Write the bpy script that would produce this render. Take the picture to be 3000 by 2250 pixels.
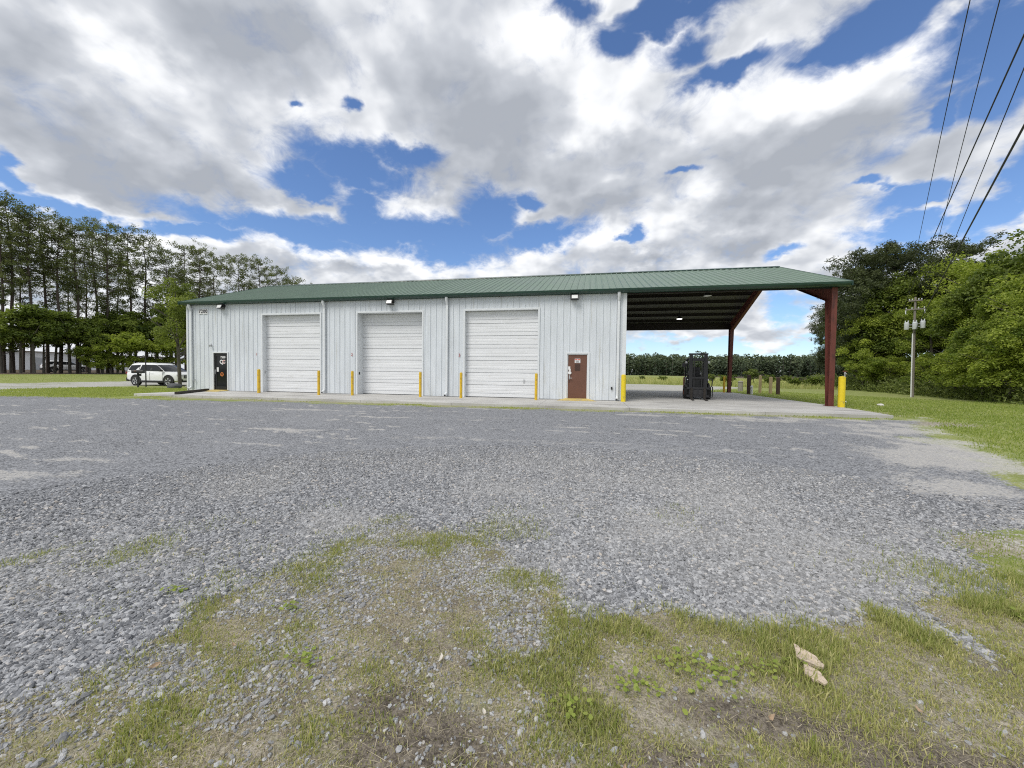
import bpy, bmesh, math, random
import numpy as np
from mathutils import Vector, Matrix

# ------------------------------------------------------------------ camera, world, sun, exposure
for o in list(bpy.data.objects):
    bpy.data.objects.remove(o)
scene = bpy.context.scene
COL = scene.collection
R = math.radians
CX, CY, CZ = 0.4711, -18.4125, 1.2316
YAW, PIT, ROL, FPX = 0.20111, 0.028709, 0.012179, 1127.8      # FPX is the focal length for a frame 3000 wide

fwd = Vector((-math.sin(YAW) * math.cos(PIT), math.cos(YAW) * math.cos(PIT), -math.sin(PIT)))
right = Vector((math.cos(YAW), math.sin(YAW), 0))
up = right.cross(fwd)
r2 = right * math.cos(ROL) + up * math.sin(ROL)
u2 = -right * math.sin(ROL) + up * math.cos(ROL)
cam_d = bpy.data.cameras.new('camera')
cam_d.sensor_fit = 'HORIZONTAL'
cam_d.sensor_width = 36.0
cam_d.lens = FPX / 3000 * 36.0
cam_d.clip_start = 0.05
cam_d.clip_end = 3000
cam = bpy.data.objects.new('camera', cam_d)
COL.objects.link(cam)
cam.matrix_world = Matrix(((r2.x, u2.x, -fwd.x, CX), (r2.y, u2.y, -fwd.y, CY), (r2.z, u2.z, -fwd.z, CZ), (0, 0, 0, 1)))
scene.camera = cam


def ray(u, v):
    x, y = (u - 1500) / FPX, (v - 1125) / FPX
    return np.array(fwd + r2 * x - u2 * y)


def at_depth(u, v, d):
    return np.array((CX, CY, CZ)) + ray(u, v) * d


def azel(u, v):
    d = ray(u, v)
    d = d / np.linalg.norm(d)
    return math.degrees(math.atan2(d[0], d[1])), math.degrees(math.asin(d[2]))


SUN_EL, SUN_AZ = R(52), R(212)         # azimuth measured clockwise from +Y (behind the camera, to the left)
world = bpy.data.worlds.new('World')
scene.world = world
world.use_nodes = True
nt = world.node_tree
nt.nodes.clear()


class NB:
    """tiny node builder"""
    def __init__(self, tree):
        self.t = tree

    def n(self, typ, **kw):
        nd = self.t.nodes.new(typ)
        for k, v in kw.items():
            setattr(nd, k, v)
        return nd

    def put(self, sock, v):
        if isinstance(v, bpy.types.NodeSocket):
            self.t.links.new(v, sock)
        elif v is not None:
            sock.default_value = v

    def m(self, op, a, b=None, c=None, clamp=False):
        nd = self.n('ShaderNodeMath', operation=op, use_clamp=clamp)
        self.put(nd.inputs[0], a)
        self.put(nd.inputs[1], b)
        self.put(nd.inputs[2], c)
        return nd.outputs[0]

    def v(self, op, a, b=None, s=None):
        nd = self.n('ShaderNodeVectorMath', operation=op)
        self.put(nd.inputs[0], a)
        self.put(nd.inputs[1], b)
        if s is not None:
            self.put(nd.inputs['Scale'], s)
        return nd.outputs['Value'] if op in ('LENGTH', 'DOT_PRODUCT', 'DISTANCE') else nd.outputs[0]

    def noise(self, vec, scale, detail=4, rough=.5, dist=0, out='Fac'):
        nd = self.n('ShaderNodeTexNoise')
        self.put(nd.inputs['Vector'], vec)
        nd.inputs['Scale'].default_value = scale
        nd.inputs['Detail'].default_value = detail
        nd.inputs['Roughness'].default_value = rough
        nd.inputs['Distortion'].default_value = dist
        return nd.outputs[out]

    def step(self, x, lo, hi, a=0., b=1.):
        nd = self.n('ShaderNodeMapRange', interpolation_type='SMOOTHSTEP')
        self.put(nd.inputs[0], x)
        for i, q in enumerate((lo, hi, a, b)):
            self.put(nd.inputs[i + 1], q)
        return nd.outputs[0]

    def lin(self, x, lo, hi, a=0., b=1.):
        nd = self.n('ShaderNodeMapRange')
        self.put(nd.inputs[0], x)
        for i, q in enumerate((lo, hi, a, b)):
            self.put(nd.inputs[i + 1], q)
        return nd.outputs[0]

    def mix(self, f, a, b):
        nd = self.n('ShaderNodeMix', data_type='RGBA')
        self.put(nd.inputs[0], f)
        for s, q in ((nd.inputs[6], a), (nd.inputs[7], b)):
            self.put(s, q if isinstance(q, bpy.types.NodeSocket) else (q[0], q[1], q[2], 1))
        return nd.outputs[2]


def build_sky():
    B = NB(nt)
    tc = B.n('ShaderNodeTexCoord')
    d = B.v('NORMALIZE', tc.outputs['Generated'])
    sp = B.n('ShaderNodeSeparateXYZ')
    B.put(sp.inputs[0], d)
    x, y, z = sp.outputs
    sky = B.n('ShaderNodeTexSky', sky_type='NISHITA')
    sky.sun_disc = False
    sky.sun_elevation = SUN_EL
    sky.sun_rotation = SUN_AZ
    sky.air_density = 1.1
    sky.dust_density = 0.2
    sky.ozone_density = 2.5
    az = B.m('MULTIPLY', B.m('ARCTAN2', x, y), 57.2958)
    el = B.m('MULTIPLY', B.m('ARCSINE', z), 57.2958)
    cv = B.n('ShaderNodeCombineXYZ')
    B.put(cv.inputs[0], az)
    B.put(cv.inputs[1], el)
    # cloud-deck coordinates: a flat layer seen from below
    zz = B.m('ADD', B.m('MAXIMUM', z, 0.0), 0.42)
    deck = B.n('ShaderNodeCombineXYZ')
    B.put(deck.inputs[0], B.m('DIVIDE', x, zz))
    B.put(deck.inputs[1], B.m('DIVIDE', y, zz))
    deck = deck.outputs[0]
    # warp of the az/el plane so that no blob keeps a clean outline
    w1 = B.v('SCALE', B.v('SUBTRACT', B.noise(deck, 3.0, 4, .6, 0, 'Color'), (.5, .5, .5)), s=8.0)
    w2 = B.v('SCALE', B.v('SUBTRACT', B.noise(deck, 11., 4, .62, 0, 'Color'), (.5, .5, .5)), s=4.)
    V = B.v('ADD', B.v('ADD', cv.outputs[0], w1), w2)
    flat = B.v('MULTIPLY', V, (1, 1, 0))

    def total(lst):
        """nearest of a list of soft ellipses (photo centre, radii, weight) in the az/el plane -> 0..1"""
        acc = None
        for b in lst:
            (u, v, ru, rv), k = b[:4], (b[5] if len(b) > 5 else 1.)
            a0, e0 = azel(u, v)
            kx = 1 / max(abs(azel(u + ru, v)[0] - a0), .3)
            ky = 1 / max(abs(azel(u, v - rv)[1] - e0), .3)
            nd = B.n('ShaderNodeVectorMath', operation='MULTIPLY_ADD')
            B.put(nd.inputs[0], flat)
            nd.inputs[1].default_value = (kx, ky, 0)
            nd.inputs[2].default_value = (-a0 * kx, -e0 * ky, 0)
            t = B.v('LENGTH', nd.outputs[0])
            if k != 1.:
                t = B.m('ADD', t, (1 - k) * 1.1)
            acc = t if acc is None else B.m('MINIMUM', acc, t)
        return B.step(acc, .1, 1.95, 1., 0.)

    holes = [(890, 530, 100, 50, 0), (1070, 490, 175, 60, 12), (1190, 455, 90, 38, 0), (1060, 600, 80, 60, 0),
             (0, 480, 45, 70, 0), (70, 590, 140, 34, 0), (280, 640, 170, 30, 0), (560, 672, 210, 34, -4), (830, 668, 230, 44, 0),
             (1130, 665, 220, 60, 0), (1330, 700, 150, 50, 0), (1440, 610, 70, 80, 0), (1540, 580, 55, 38, 0), (1600, 695, 120, 42, 0),
             (1700, 40, 90, 40, -30, .8), (1800, 130, 70, 60, -20), (1940, 40, 190, 46, 0), (2130, 195, 150, 40, 0, .85), (2000, 120, 110, 60, 0, .8), (2380, 150, 120, 40, 0, .8),
             (2560, 60, 330, 96, 0), (2880, 120, 190, 150, 0), (2930, 250, 130, 70, 0), (2790, 320, 50, 60, 0),
             (2660, 570, 110, 34, 0), (2610, 655, 120, 40, 0), (2880, 620, 170, 50, 0), (2970, 520, 70, 60, 0), (2560, 548, 60, 18, 0, .7),
             (846, 297, 24, 15, 0, .8), (1020, 292, 30, 22, -30, .85), (1842, 712, 28, 22, 0, .8), (1990, 498, 42, 18, 20, .8),
             (2300, 735, 60, 24, 0, .7), (2590, 730, 110, 50, 0, .9), (2200, 1030, 520, 46, 0, .9), (2300, 900, 90, 80, 0, .8), (1960, 1040, 400, 22, 0, .9)]
    puffs = [(925, 588, 120, 27, 8), (390, 608, 120, 22, 0), (2270, 85, 130, 50, 20, .75), (2130, 110, 70, 34, 30, .7), (2740, 480, 110, 70, 0, .8),
             (2700, 610, 60, 22, 0, .7), (2790, 205, 60, 30, 20, .5), (1980, 40, 60, 24, 0, .4), (1760, 40, 120, 26, -20, .6), (2780, 20, 70, 30, 0, .5),
             (2230, 965, 80, 60, 0, .9), (2060, 985, 160, 24, 0, .5), (2360, 965, 50, 20, 0, .6), (1560, 640, 50, 30, 0, .8)]
    dark = [(190, 400, 260, 90, -14), (520, 500, 300, 70, -10), (330, 520, 250, 60, -14), (640, 110, 230, 120, -20, .8), (60, 180, 130, 110, 0, .8),
            (1440, 350, 150, 110, -20), (1560, 480, 190, 90, 0), (1280, 530, 130, 60, 0, .9), (1200, 190, 170, 120, 0, .65), (900, 120, 200, 70, -10, .6),
            (2280, 470, 320, 90, 14), (2220, 580, 230, 50, 10, .9), (1740, 590, 160, 60, 0, .7), (2200, 690, 160, 36, 0, .7), (1250, 560, 120, 40, 0, .6),
            (1830, 430, 120, 90, 0, .5), (1050, 790, 260, 26, 0, .5), (1900, 770, 160, 20, 0, .5)]
    light = [(1590, 160, 130, 170, -30), (1680, 260, 120, 70, 0, .7), (2480, 220, 330, 70, 8), (2060, 250, 200, 70, 0, .8), (400, 215, 130, 45, -20, .8),
             (250, 90, 160, 50, -20, .6), (2050, 540, 70, 60, 0), (880, 330, 130, 90, 0, .8), (1240, 590, 110, 40, -10, .8), (800, 590, 120, 34, 0, .7), (1960, 90, 60, 80, 0, .7),
             (500, 230, 200, 70, 0, .35), (2650, 400, 140, 80, 0, .6), (1170, 520, 60, 30, 0, .9), (1800, 360, 170, 70, 0, .6), (1000, 750, 520, 34, 0, .9), (1850, 700, 280, 60, 0, .5)]
    H, P, D, L = total(holes), total(puffs), total(dark), total(light)
    f1 = B.noise(deck, 3.6, 8, .60, .35)
    f2 = B.noise(deck, 12.0, 6, .66, .5)
    f3 = B.noise(deck, 1.7, 3, .5)
    # guide: 1 = cloud, negative = open sky; everywhere outside the listed gaps the deck goes on
    g = B.m('SUBTRACT', 0.80, B.m('MULTIPLY', H, 1.62))
    g = B.m('ADD', g, B.m('MULTIPLY', P, 0.85))
    dens = B.m('ADD', g, B.m('MULTIPLY', B.m('SUBTRACT', f1, .5), 2.1))
    dens = B.m('ADD', dens, B.m('MULTIPLY', B.m('SUBTRACT', f2, .5), 1.7))
    mask = B.step(dens, -.46, .80)
    # relief: the deck's billows are brighter on the side turned to the sun
    off = (math.sin(SUN_AZ) * .05, math.cos(SUN_AZ) * .05, 0)
    f1b = B.noise(B.v('ADD', deck, off), 3.6, 4, .5)
    f1c = B.noise(deck, 3.6, 4, .5)
    rel = B.m('MULTIPLY', B.m('SUBTRACT', f1c, f1b), 2.3)
    br = B.m('ADD', 0.50, rel)
    br = B.m('SUBTRACT', br, B.m('MULTIPLY', D, .46))
    br = B.m('ADD', br, B.m('MULTIPLY', L, .36))
    br = B.m('SUBTRACT', br, B.m('MULTIPLY', B.step(dens, .4, 1.5), .16))
    br = B.m('ADD', br, B.m('MULTIPLY', B.m('SUBTRACT', f3, .5), .5))
    br = B.m('ADD', br, B.m('MULTIPLY', B.m('SUBTRACT', f1, .5), .45))
    br = B.m('ADD', br, B.m('MULTIPLY', B.m('SUBTRACT', f2, .5), .52))
    ramp = B.n('ShaderNodeValToRGB')
    B.put(ramp.inputs[0], B.m('MULTIPLY', br, 1.0, clamp=True))
    cr = ramp.color_ramp
    cr.elements[0].position = 0.0
    cr.elements[0].color = (.36, .385, .43, 1)
    cr.elements[1].position = 1.0
    cr.elements[1].color = (1.0, 1.0, 1.0, 1)
    e = cr.elements.new(.38)
    e.color = (.52, .545, .59, 1)
    e = cr.elements.new(.68)
    e.color = (.80, .815, .84, 1)
    bg1 = B.n('ShaderNodeBackground')
    B.put(bg1.inputs[0], B.v('MULTIPLY', sky.outputs[0], (.84, .97, 1.20)))
    bg1.inputs[1].default_value = 0.085
    bg2 = B.n('ShaderNodeBackground')
    B.put(bg2.inputs[0], ramp.outputs[0])
    bg2.inputs[1].default_value = 0.82
    mx = B.n('ShaderNodeMixShader')
    B.put(mx.inputs[0], mask)
    B.put(mx.inputs[1], bg1.outputs[0])
    B.put(mx.inputs[2], bg2.outputs[0])
    out = B.n('ShaderNodeOutputWorld')
    B.put(out.inputs[0], mx.outputs[0])


build_sky()
world.cycles.sampling_method = 'NONE'      # an even sky: rays find it without a light map
sun_d = bpy.data.lights.new('sun', 'SUN')
sun_d.energy = 1.5
sun_d.angle = R(24)
sun_d.color = (1, .96, .9)
sun = bpy.data.objects.new('sun', sun_d)
COL.objects.link(sun)
sun_dir = Vector((math.sin(SUN_AZ) * math.cos(SUN_EL), math.cos(SUN_AZ) * math.cos(SUN_EL), math.sin(SUN_EL)))
sun.rotation_euler = sun_dir.to_track_quat('Z', 'Y').to_euler()
sun.location = (-20, -40, 60)
scene.view_settings.view_transform = 'Standard'
scene.view_settings.look = 'None'
scene.view_settings.exposure = 0.55
scene.view_settings.gamma = 1
scene.cycles.use_denoising = False
scene.cycles.filter_width = 1.1
scene.cycles.max_bounces = 4
scene.cycles.diffuse_bounces = 2
scene.cycles.transparent_max_bounces = 4

rng = np.random.default_rng(7)
random.seed(7)


# ------------------------------------------------------------------ helpers
def tag(o, label=None, cat=None, group=None, kind=None):
    if label: o['label'] = label
    if cat: o['category'] = cat
    if group: o['group'] = group
    if kind: o['kind'] = kind
    return o


def empty(name, loc=(0, 0, 0), rz=0., label=None, cat=None, group=None):
    o = bpy.data.objects.new(name, None)
    o.empty_display_size = .2
    COL.objects.link(o)
    o.location = loc
    o.rotation_euler = (0, 0, rz)
    return tag(o, label, cat, group)


def link(name, me, parent=None, loc=None):
    o = bpy.data.objects.new(name, me)
    COL.objects.link(o)
    if parent is not None: o.parent = parent
    if loc is not None: o.location = loc
    return o


def copy_tree(o, parent=None):
    c = o.copy()
    COL.objects.link(c)
    c.parent = parent
    for ch in list(o.children):
        copy_tree(ch, c)
    return c


class MB:
    def __init__(self):
        self.v, self.f = [], []

    def add(self, vs, fs):
        k = len(self.v)
        self.v += [tuple(map(float, p)) for p in vs]
        self.f += [tuple(i + k for i in f) for f in fs]
        return self

    def box(self, x0, x1, y0, y1, z0, z1, M=None):
        vs = [(x, y, z) for x in (x0, x1) for y in (y0, y1) for z in (z0, z1)]
        if M is not None: vs = [M @ Vector(p) for p in vs]
        return self.add(vs, [(0, 1, 3, 2), (4, 6, 7, 5), (0, 4, 5, 1), (2, 3, 7, 6), (0, 2, 6, 4), (1, 5, 7, 3)])

    def cyl(self, p0, p1, r0, r1=None, n=12, caps=True):
        r1 = r0 if r1 is None else r1
        p0, p1 = Vector(p0), Vector(p1)
        d = (p1 - p0).normalized()
        a = d.orthogonal().normalized()
        b = d.cross(a)
        vs = []
        for p, r in ((p0, r0), (p1, r1)):
            for i in range(n):
                t = 2 * math.pi * i / n
                vs.append(p + (a * math.cos(t) + b * math.sin(t)) * r)
        fs = [(i, (i + 1) % n, n + (i + 1) % n, n + i) for i in range(n)]
        if caps: fs += [tuple(range(n))[::-1], tuple(range(n, 2 * n))]
        return self.add(vs, fs)

    def tube(self, pts, radii, n=8):
        k = len(self.v)
        pts = [Vector(p) for p in pts]
        if not hasattr(radii, '__len__'): radii = [radii] * len(pts)
        a = None
        vs, fs = [], []
        for i, p in enumerate(pts):
            d = (pts[min(i + 1, len(pts) - 1)] - pts[max(i - 1, 0)]).normalized()
            if a is None: a = d.orthogonal().normalized()
            a = (a - d * a.dot(d)).normalized()
            b = d.cross(a)
            for j in range(n):
                t = 2 * math.pi * j / n
                vs.append(p + (a * math.cos(t) + b * math.sin(t)) * radii[i])
        for i in range(len(pts) - 1):
            for j in range(n):
                fs.append((i * n + j, i * n + (j + 1) % n, (i + 1) * n + (j + 1) % n, (i + 1) * n + j))
        fs += [tuple(range(n))[::-1], tuple(range((len(pts) - 1) * n, len(pts) * n))]
        return self.add(vs, fs)

    def prism(self, poly, axis, a, b):
        """poly of 2D points extruded along axis from a to b"""
        def P(p, t):
            return {'x': (t, p[0], p[1]), 'y': (p[0], t, p[1]), 'z': (p[0], p[1], t)}[axis]
        n = len(poly)
        vs = [P(p, a) for p in poly] + [P(p, b) for p in poly]
        fs = [(i, (i + 1) % n, n + (i + 1) % n, n + i) for i in range(n)] + [tuple(range(n))[::-1], tuple(range(n, 2 * n))]
        return self.add(vs, fs)

    def lathe(self, prof, c=(0, 0, 0), axis='z', n=20):
        """prof: (r, h) pairs"""
        k = len(prof)
        vs, fs = [], []
        for i in range(n):
            t = 2 * math.pi * i / n
            for r, h in prof:
                p = (r * math.cos(t), r * math.sin(t), h)
                if axis == 'y': p = (p[0], h, p[1])
                if axis == 'x': p = (h, p[0], p[1])
                vs.append((p[0] + c[0], p[1] + c[1], p[2] + c[2]))
        for i in range(n):
            j = (i + 1) % n
            for q in range(k - 1):
                fs.append((i * k + q, j * k + q, j * k + q + 1, i * k + q + 1))
        return self.add(vs, fs)

    def mesh(self, name, mat, smooth=False, fix=True):
        me = bpy.data.meshes.new(name)
        me.from_pydata(self.v, [], self.f)
        if fix:
            bm = bmesh.new()
            bm.from_mesh(me)
            bmesh.ops.recalc_face_normals(bm, faces=bm.faces)
            bm.to_mesh(me)
            bm.free()
        if smooth:
            me.polygons.foreach_set('use_smooth', [True] * len(me.polygons))
            try: me.set_sharp_from_angle(angle=R(40))
            except Exception: pass
        me.materials.append(mat)
        return me

    def obj(self, name, mat, parent=None, bevel=0., smooth=False, loc=None, fix=True):
        o = link(name, self.mesh(name, mat, smooth, fix), parent, loc)
        if bevel:
            m = o.modifiers.new('bevel', 'BEVEL')
            m.width = bevel
            m.segments = 2
            m.limit_method = 'ANGLE'
            m.angle_limit = R(35)
        return o


def np_mesh(name, verts, faces, mat, attrs=None, smooth=False):
    """verts (n,3); faces (m,k) same-size polygons; attrs {name: per-vertex float array}"""
    me = bpy.data.meshes.new(name)
    n, (m, k) = len(verts), faces.shape
    me.vertices.add(n)
    me.vertices.foreach_set('co', np.asarray(verts, np.float32).ravel())
    me.loops.add(m * k)
    me.loops.foreach_set('vertex_index', faces.astype(np.int32).ravel())
    me.polygons.add(m)
    me.polygons.foreach_set('loop_start', np.arange(0, m * k, k, dtype=np.int32))
    me.polygons.foreach_set('loop_total', np.full(m, k, np.int32))
    if smooth: me.polygons.foreach_set('use_smooth', np.ones(m, bool))
    me.update(calc_edges=True)
    for a, arr in (attrs or {}).items():
        at = me.attributes.new(a, 'FLOAT', 'POINT')
        at.data.foreach_set('value', np.asarray(arr, np.float32))
    if mat is not None: me.materials.append(mat)
    return me


def text_mesh(name, body, size, mat, bold=0., extrude=.002):
    cu = bpy.data.curves.new(name, 'FONT')
    cu.body = body
    cu.size = size
    cu.align_x = 'CENTER'
    cu.align_y = 'CENTER'
    cu.offset = bold
    cu.extrude = extrude
    cu.resolution_u = 3
    o = bpy.data.objects.new(name, cu)
    COL.objects.link(o)
    dg = bpy.context.evaluated_depsgraph_get()
    me = bpy.data.meshes.new_from_object(o.evaluated_get(dg))
    bpy.data.objects.remove(o)
    bpy.data.curves.remove(cu)
    me.materials.clear()
    me.materials.append(mat)
    me.name = name
    return me


def wall_text(name, body, x, y, z, size, mat, parent, bold=0., sx=1.):
    o = link(name, text_mesh(name, body, size, mat, bold), parent, (x, y, z))
    o.rotation_euler = (R(90), 0, 0)
    o.scale = (sx, 1, 1)
    return o


# smooth value noise for laying things out on the ground
def vnoise(x, y, seed=0):
    xi, yi = np.floor(x).astype(np.int64), np.floor(y).astype(np.int64)
    xf, yf = x - xi, y - yi
    def h(a, b):
        k = (a * 374761393 + b * 668265263 + seed * 974711) & 0x7fffffff
        k = ((k ^ (k >> 13)) * 1274126177) & 0x7fffffff
        return ((k ^ (k >> 16)) & 0xffff) / 65535.
    s, t = xf * xf * (3 - 2 * xf), yf * yf * (3 - 2 * yf)
    return (h(xi, yi) * (1 - s) + h(xi + 1, yi) * s) * (1 - t) + (h(xi, yi + 1) * (1 - s) + h(xi + 1, yi + 1) * s) * t


def fbm(x, y, seed=0, o=4):
    r, a, tot = 0., 1., 0.
    for i in range(o):
        r = r + a * vnoise(x * 2 ** i, y * 2 ** i, seed + i * 17)
        tot += a
        a *= .55
    return r / tot


def sstep(x, a, b):
    t = np.clip((x - a) / (b - a), 0, 1)
    return t * t * (3 - 2 * t)


def sd_poly(px, py, poly):
    """signed distance, positive inside"""
    d = np.full(px.shape, 1e9)
    ins = np.zeros(px.shape, bool)
    n = len(poly)
    for i in range(n):
        ax, ay = poly[i]
        bx, by = poly[(i + 1) % n]
        ex, ey = bx - ax, by - ay
        wx, wy = px - ax, py - ay
        t = np.clip((wx * ex + wy * ey) / (ex * ex + ey * ey), 0, 1)
        d = np.minimum(d, np.hypot(wx - ex * t, wy - ey * t))
        c = ((ay > py) != (by > py)) & (px < (bx - ax) * (py - ay) / ((by - ay) if by != ay else 1e-9) + ax)
        ins ^= c
    return np.where(ins, d, -d)


# ------------------------------------------------------------------ materials
def new_mat(name):
    m = bpy.data.materials.new(name)
    m.use_nodes = True
    t = m.node_tree
    b = t.nodes['Principled BSDF']
    return m, NB(t), b


def mat(name, col, rough=.6, metal=0., var=.0, vscale=6., stretch=(1, 1, 1), bump=0., bscale=60., spec=.5, dirt=None, emit=None):
    """plain surface with cloudy wear (var), fine relief (bump) and optional dirt colour"""
    m, B, b = new_mat(name)
    b.inputs['Roughness'].default_value = rough
    b.inputs['Metallic'].default_value = metal
    b.inputs['Specular IOR Level'].default_value = spec
    co = B.n('ShaderNodeTexCoord').outputs['Object']
    if var or dirt:
        nz = B.noise(B.v('MULTIPLY', co, stretch), vscale, 6, .62)
        k = B.lin(nz, .3, .7, 1 - var, 1 + var)
        rgb = B.v('SCALE', (col[0], col[1], col[2]), s=k)
        if dirt:
            dn = B.noise(B.v('MULTIPLY', B.v('ADD', co, (3.1, 7.7, 1.3)), dirt[3]), dirt[4], 7, .65)
            rgb = B.mix(B.step(dn, dirt[1], dirt[2]), rgb, dirt[0])
        B.put(b.inputs['Base Color'], rgb)
        B.put(b.inputs['Roughness'], B.lin(nz, .3, .7, max(.05, rough - .08), min(1, rough + .08)))
    else:
        b.inputs['Base Color'].default_value = (*col, 1)
    if bump:
        bp = B.n('ShaderNodeBump')
        bp.inputs['Strength'].default_value = bump
        bp.inputs['Distance'].default_value = .02
        B.put(bp.inputs['Height'], B.noise(co, bscale, 4, .6))
        B.put(b.inputs['Normal'], bp.outputs[0])
    if emit:
        b.inputs['Emission Color'].default_value = (*emit[0], 1)
        b.inputs['Emission Strength'].default_value = emit[1]
    return m


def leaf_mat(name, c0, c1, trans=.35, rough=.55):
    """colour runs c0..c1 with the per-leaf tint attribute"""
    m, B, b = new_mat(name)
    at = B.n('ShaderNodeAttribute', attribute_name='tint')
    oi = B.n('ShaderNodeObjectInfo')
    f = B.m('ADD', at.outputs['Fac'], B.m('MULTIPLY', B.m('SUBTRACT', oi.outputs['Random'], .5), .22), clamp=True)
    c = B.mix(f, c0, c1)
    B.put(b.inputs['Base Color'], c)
    b.inputs['Roughness'].default_value = rough
    b.inputs['Specular IOR Level'].default_value = .3
    tr = B.n('ShaderNodeBsdfTranslucent')
    B.put(tr.inputs['Color'], B.v('MULTIPLY', c, (1.15, 1.25, .7)))
    mx = B.n('ShaderNodeMixShader')
    mx.inputs[0].default_value = trans
    out = B.t.nodes['Material Output']
    B.put(mx.inputs[1], b.outputs[0])
    B.put(mx.inputs[2], tr.outputs[0])
    B.put(out.inputs[0], mx.outputs[0])
    return m


M = {}
M['wall'] = mat('white_siding', (.68, .72, .755), .38, 0, .08, 2., (1, 1, .25), dirt=((.46, .46, .41), .55, .80, (6, 5, .35), 1.1))
M['wall_in'] = mat('liner', (.35, .35, .33), .8)
M['trim'] = mat('white_trim', (.72, .75, .77), .42, 0, .05, 4.)
M['ohdoor'] = mat('white_door_steel', (.77, .785, .80), .42, 0, .06, 3., (.25, 1, 2), dirt=((.50, .48, .44), .58, .82, (1.4, 1, 6), 1.3))
M['roof'] = mat('green_roof', (.150, .215, .160), .42, 0, .10, 1.2, (1, .3, 1), dirt=((.13, .19, .14), .5, .8, (2, .5, 1), 2.))
M['green'] = mat('dark_green_trim', (.022, .060, .046), .35, 0, .1, 3.)
M['red'] = mat('red_oxide_steel', (.135, .036, .026), .62, 0, .22, 3., (2, 2, .6), bump=.15, dirt=((.07, .022, .018), .5, .68, (2, 2, .5), 2.6))
M['purlin'] = mat('dark_purlin', (.016, .010, .009), .7, 0, .2, 3.)
M['insul'] = mat('roof_insulation', (.16, .155, .135), .7, 0, .10, 3., (1, 1, 1), bump=.3, bscale=5.)
M['yellow'] = mat('yellow_paint', (.72, .47, .030), .5, 0, .10, 6., dirt=((.30, .20, .06), .52, .72, (3, 3, 2), 2.4))
M['yellow2'] = mat('yellow_bright_paint', (.78, .60, .018), .5, 0, .08, 6., dirt=((.42, .34, .08), .54, .74, (3, 3, 2), 2.4))
M['yellow_old'] = mat('worn_yellow_concrete', (.60, .46, .15), .8, 0, .15, 3., dirt=((.36, .33, .26), .5, .72, (1, 1, 1), 4.))
M['concrete'] = None
M['black'] = mat('black_metal', (.012, .012, .013), .42, 0, .2, 5.)
M['satin'] = mat('black_satin', (.02, .02, .022), .55)
M['glassblack'] = mat('dark_door_glass', (.006, .007, .008), .08, 0, spec=.35)
M['white'] = mat('white_print', (.80, .80, .80), .6)
M['ink'] = mat('black_print', (.02, .02, .025), .6)
M['redprint'] = mat('red_print', (.62, .16, .12), .6)
M['redpaint'] = mat('faded_red_paint', (.42, .13, .12), .7)
M['orange'] = mat('orange_print', (.62, .20, .045), .6)
M['brown'] = mat('brown_door_paint', (.150, .068, .044), .45, 0, .08, 2.)
M['browndark'] = mat('dark_brown_paint', (.080, .040, .030), .5)
M['chrome'] = mat('dull_chrome', (.55, .55, .55), .3, .9)
M['lens'] = mat('lamp_lens', (.75, .76, .75), .25)
M['timber'] = mat('weathered_dark_timber', (.035, .030, .026), .85, 0, .3, 6., bump=.4)
M['galv'] = mat('galvanised_grey', (.45, .46, .47), .45, .3, .08, 5.)


def concrete_mat():
    m, B, b = new_mat('slab_concrete')
    co = B.n('ShaderNodeTexCoord').outputs['Object']
    n1 = B.noise(B.v('MULTIPLY', co, (1, 1.6, 1)), .45, 7, .6)
    n2 = B.noise(co, 14, 6, .65)
    n3 = B.noise(B.v('MULTIPLY', co, (.35, 1.5, 1)), 1.1, 6, .6)
    c = B.mix(B.step(n1, .33, .68), (.40, .39, .37), (.58, .57, .54))
    c = B.mix(B.step(n3, .52, .72), c, (.20, .19, .178))
    n4 = B.noise(B.v('MULTIPLY', B.v('ADD', co, (9.3, 2.1, 0)), (.9, .35, 1)), 2.3, 6, .7)
    c = B.mix(B.step(n4, .60, .74, 0, .75), c, (.12, .115, .11))
    c = B.mix(B.lin(n2, .3, .7, 0, .5), c, (.47, .46, .445))
    B.put(b.inputs['Base Color'], c)
    b.inputs['Roughness'].default_value = .88
    bp = B.n('ShaderNodeBump')
    bp.inputs['Strength'].default_value = .25
    bp.inputs['Distance'].default_value = .01
    B.put(bp.inputs['Height'], n2)
    B.put(b.inputs['Normal'], bp.outputs[0])
    return m


M['concrete'] = concrete_mat()


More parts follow.
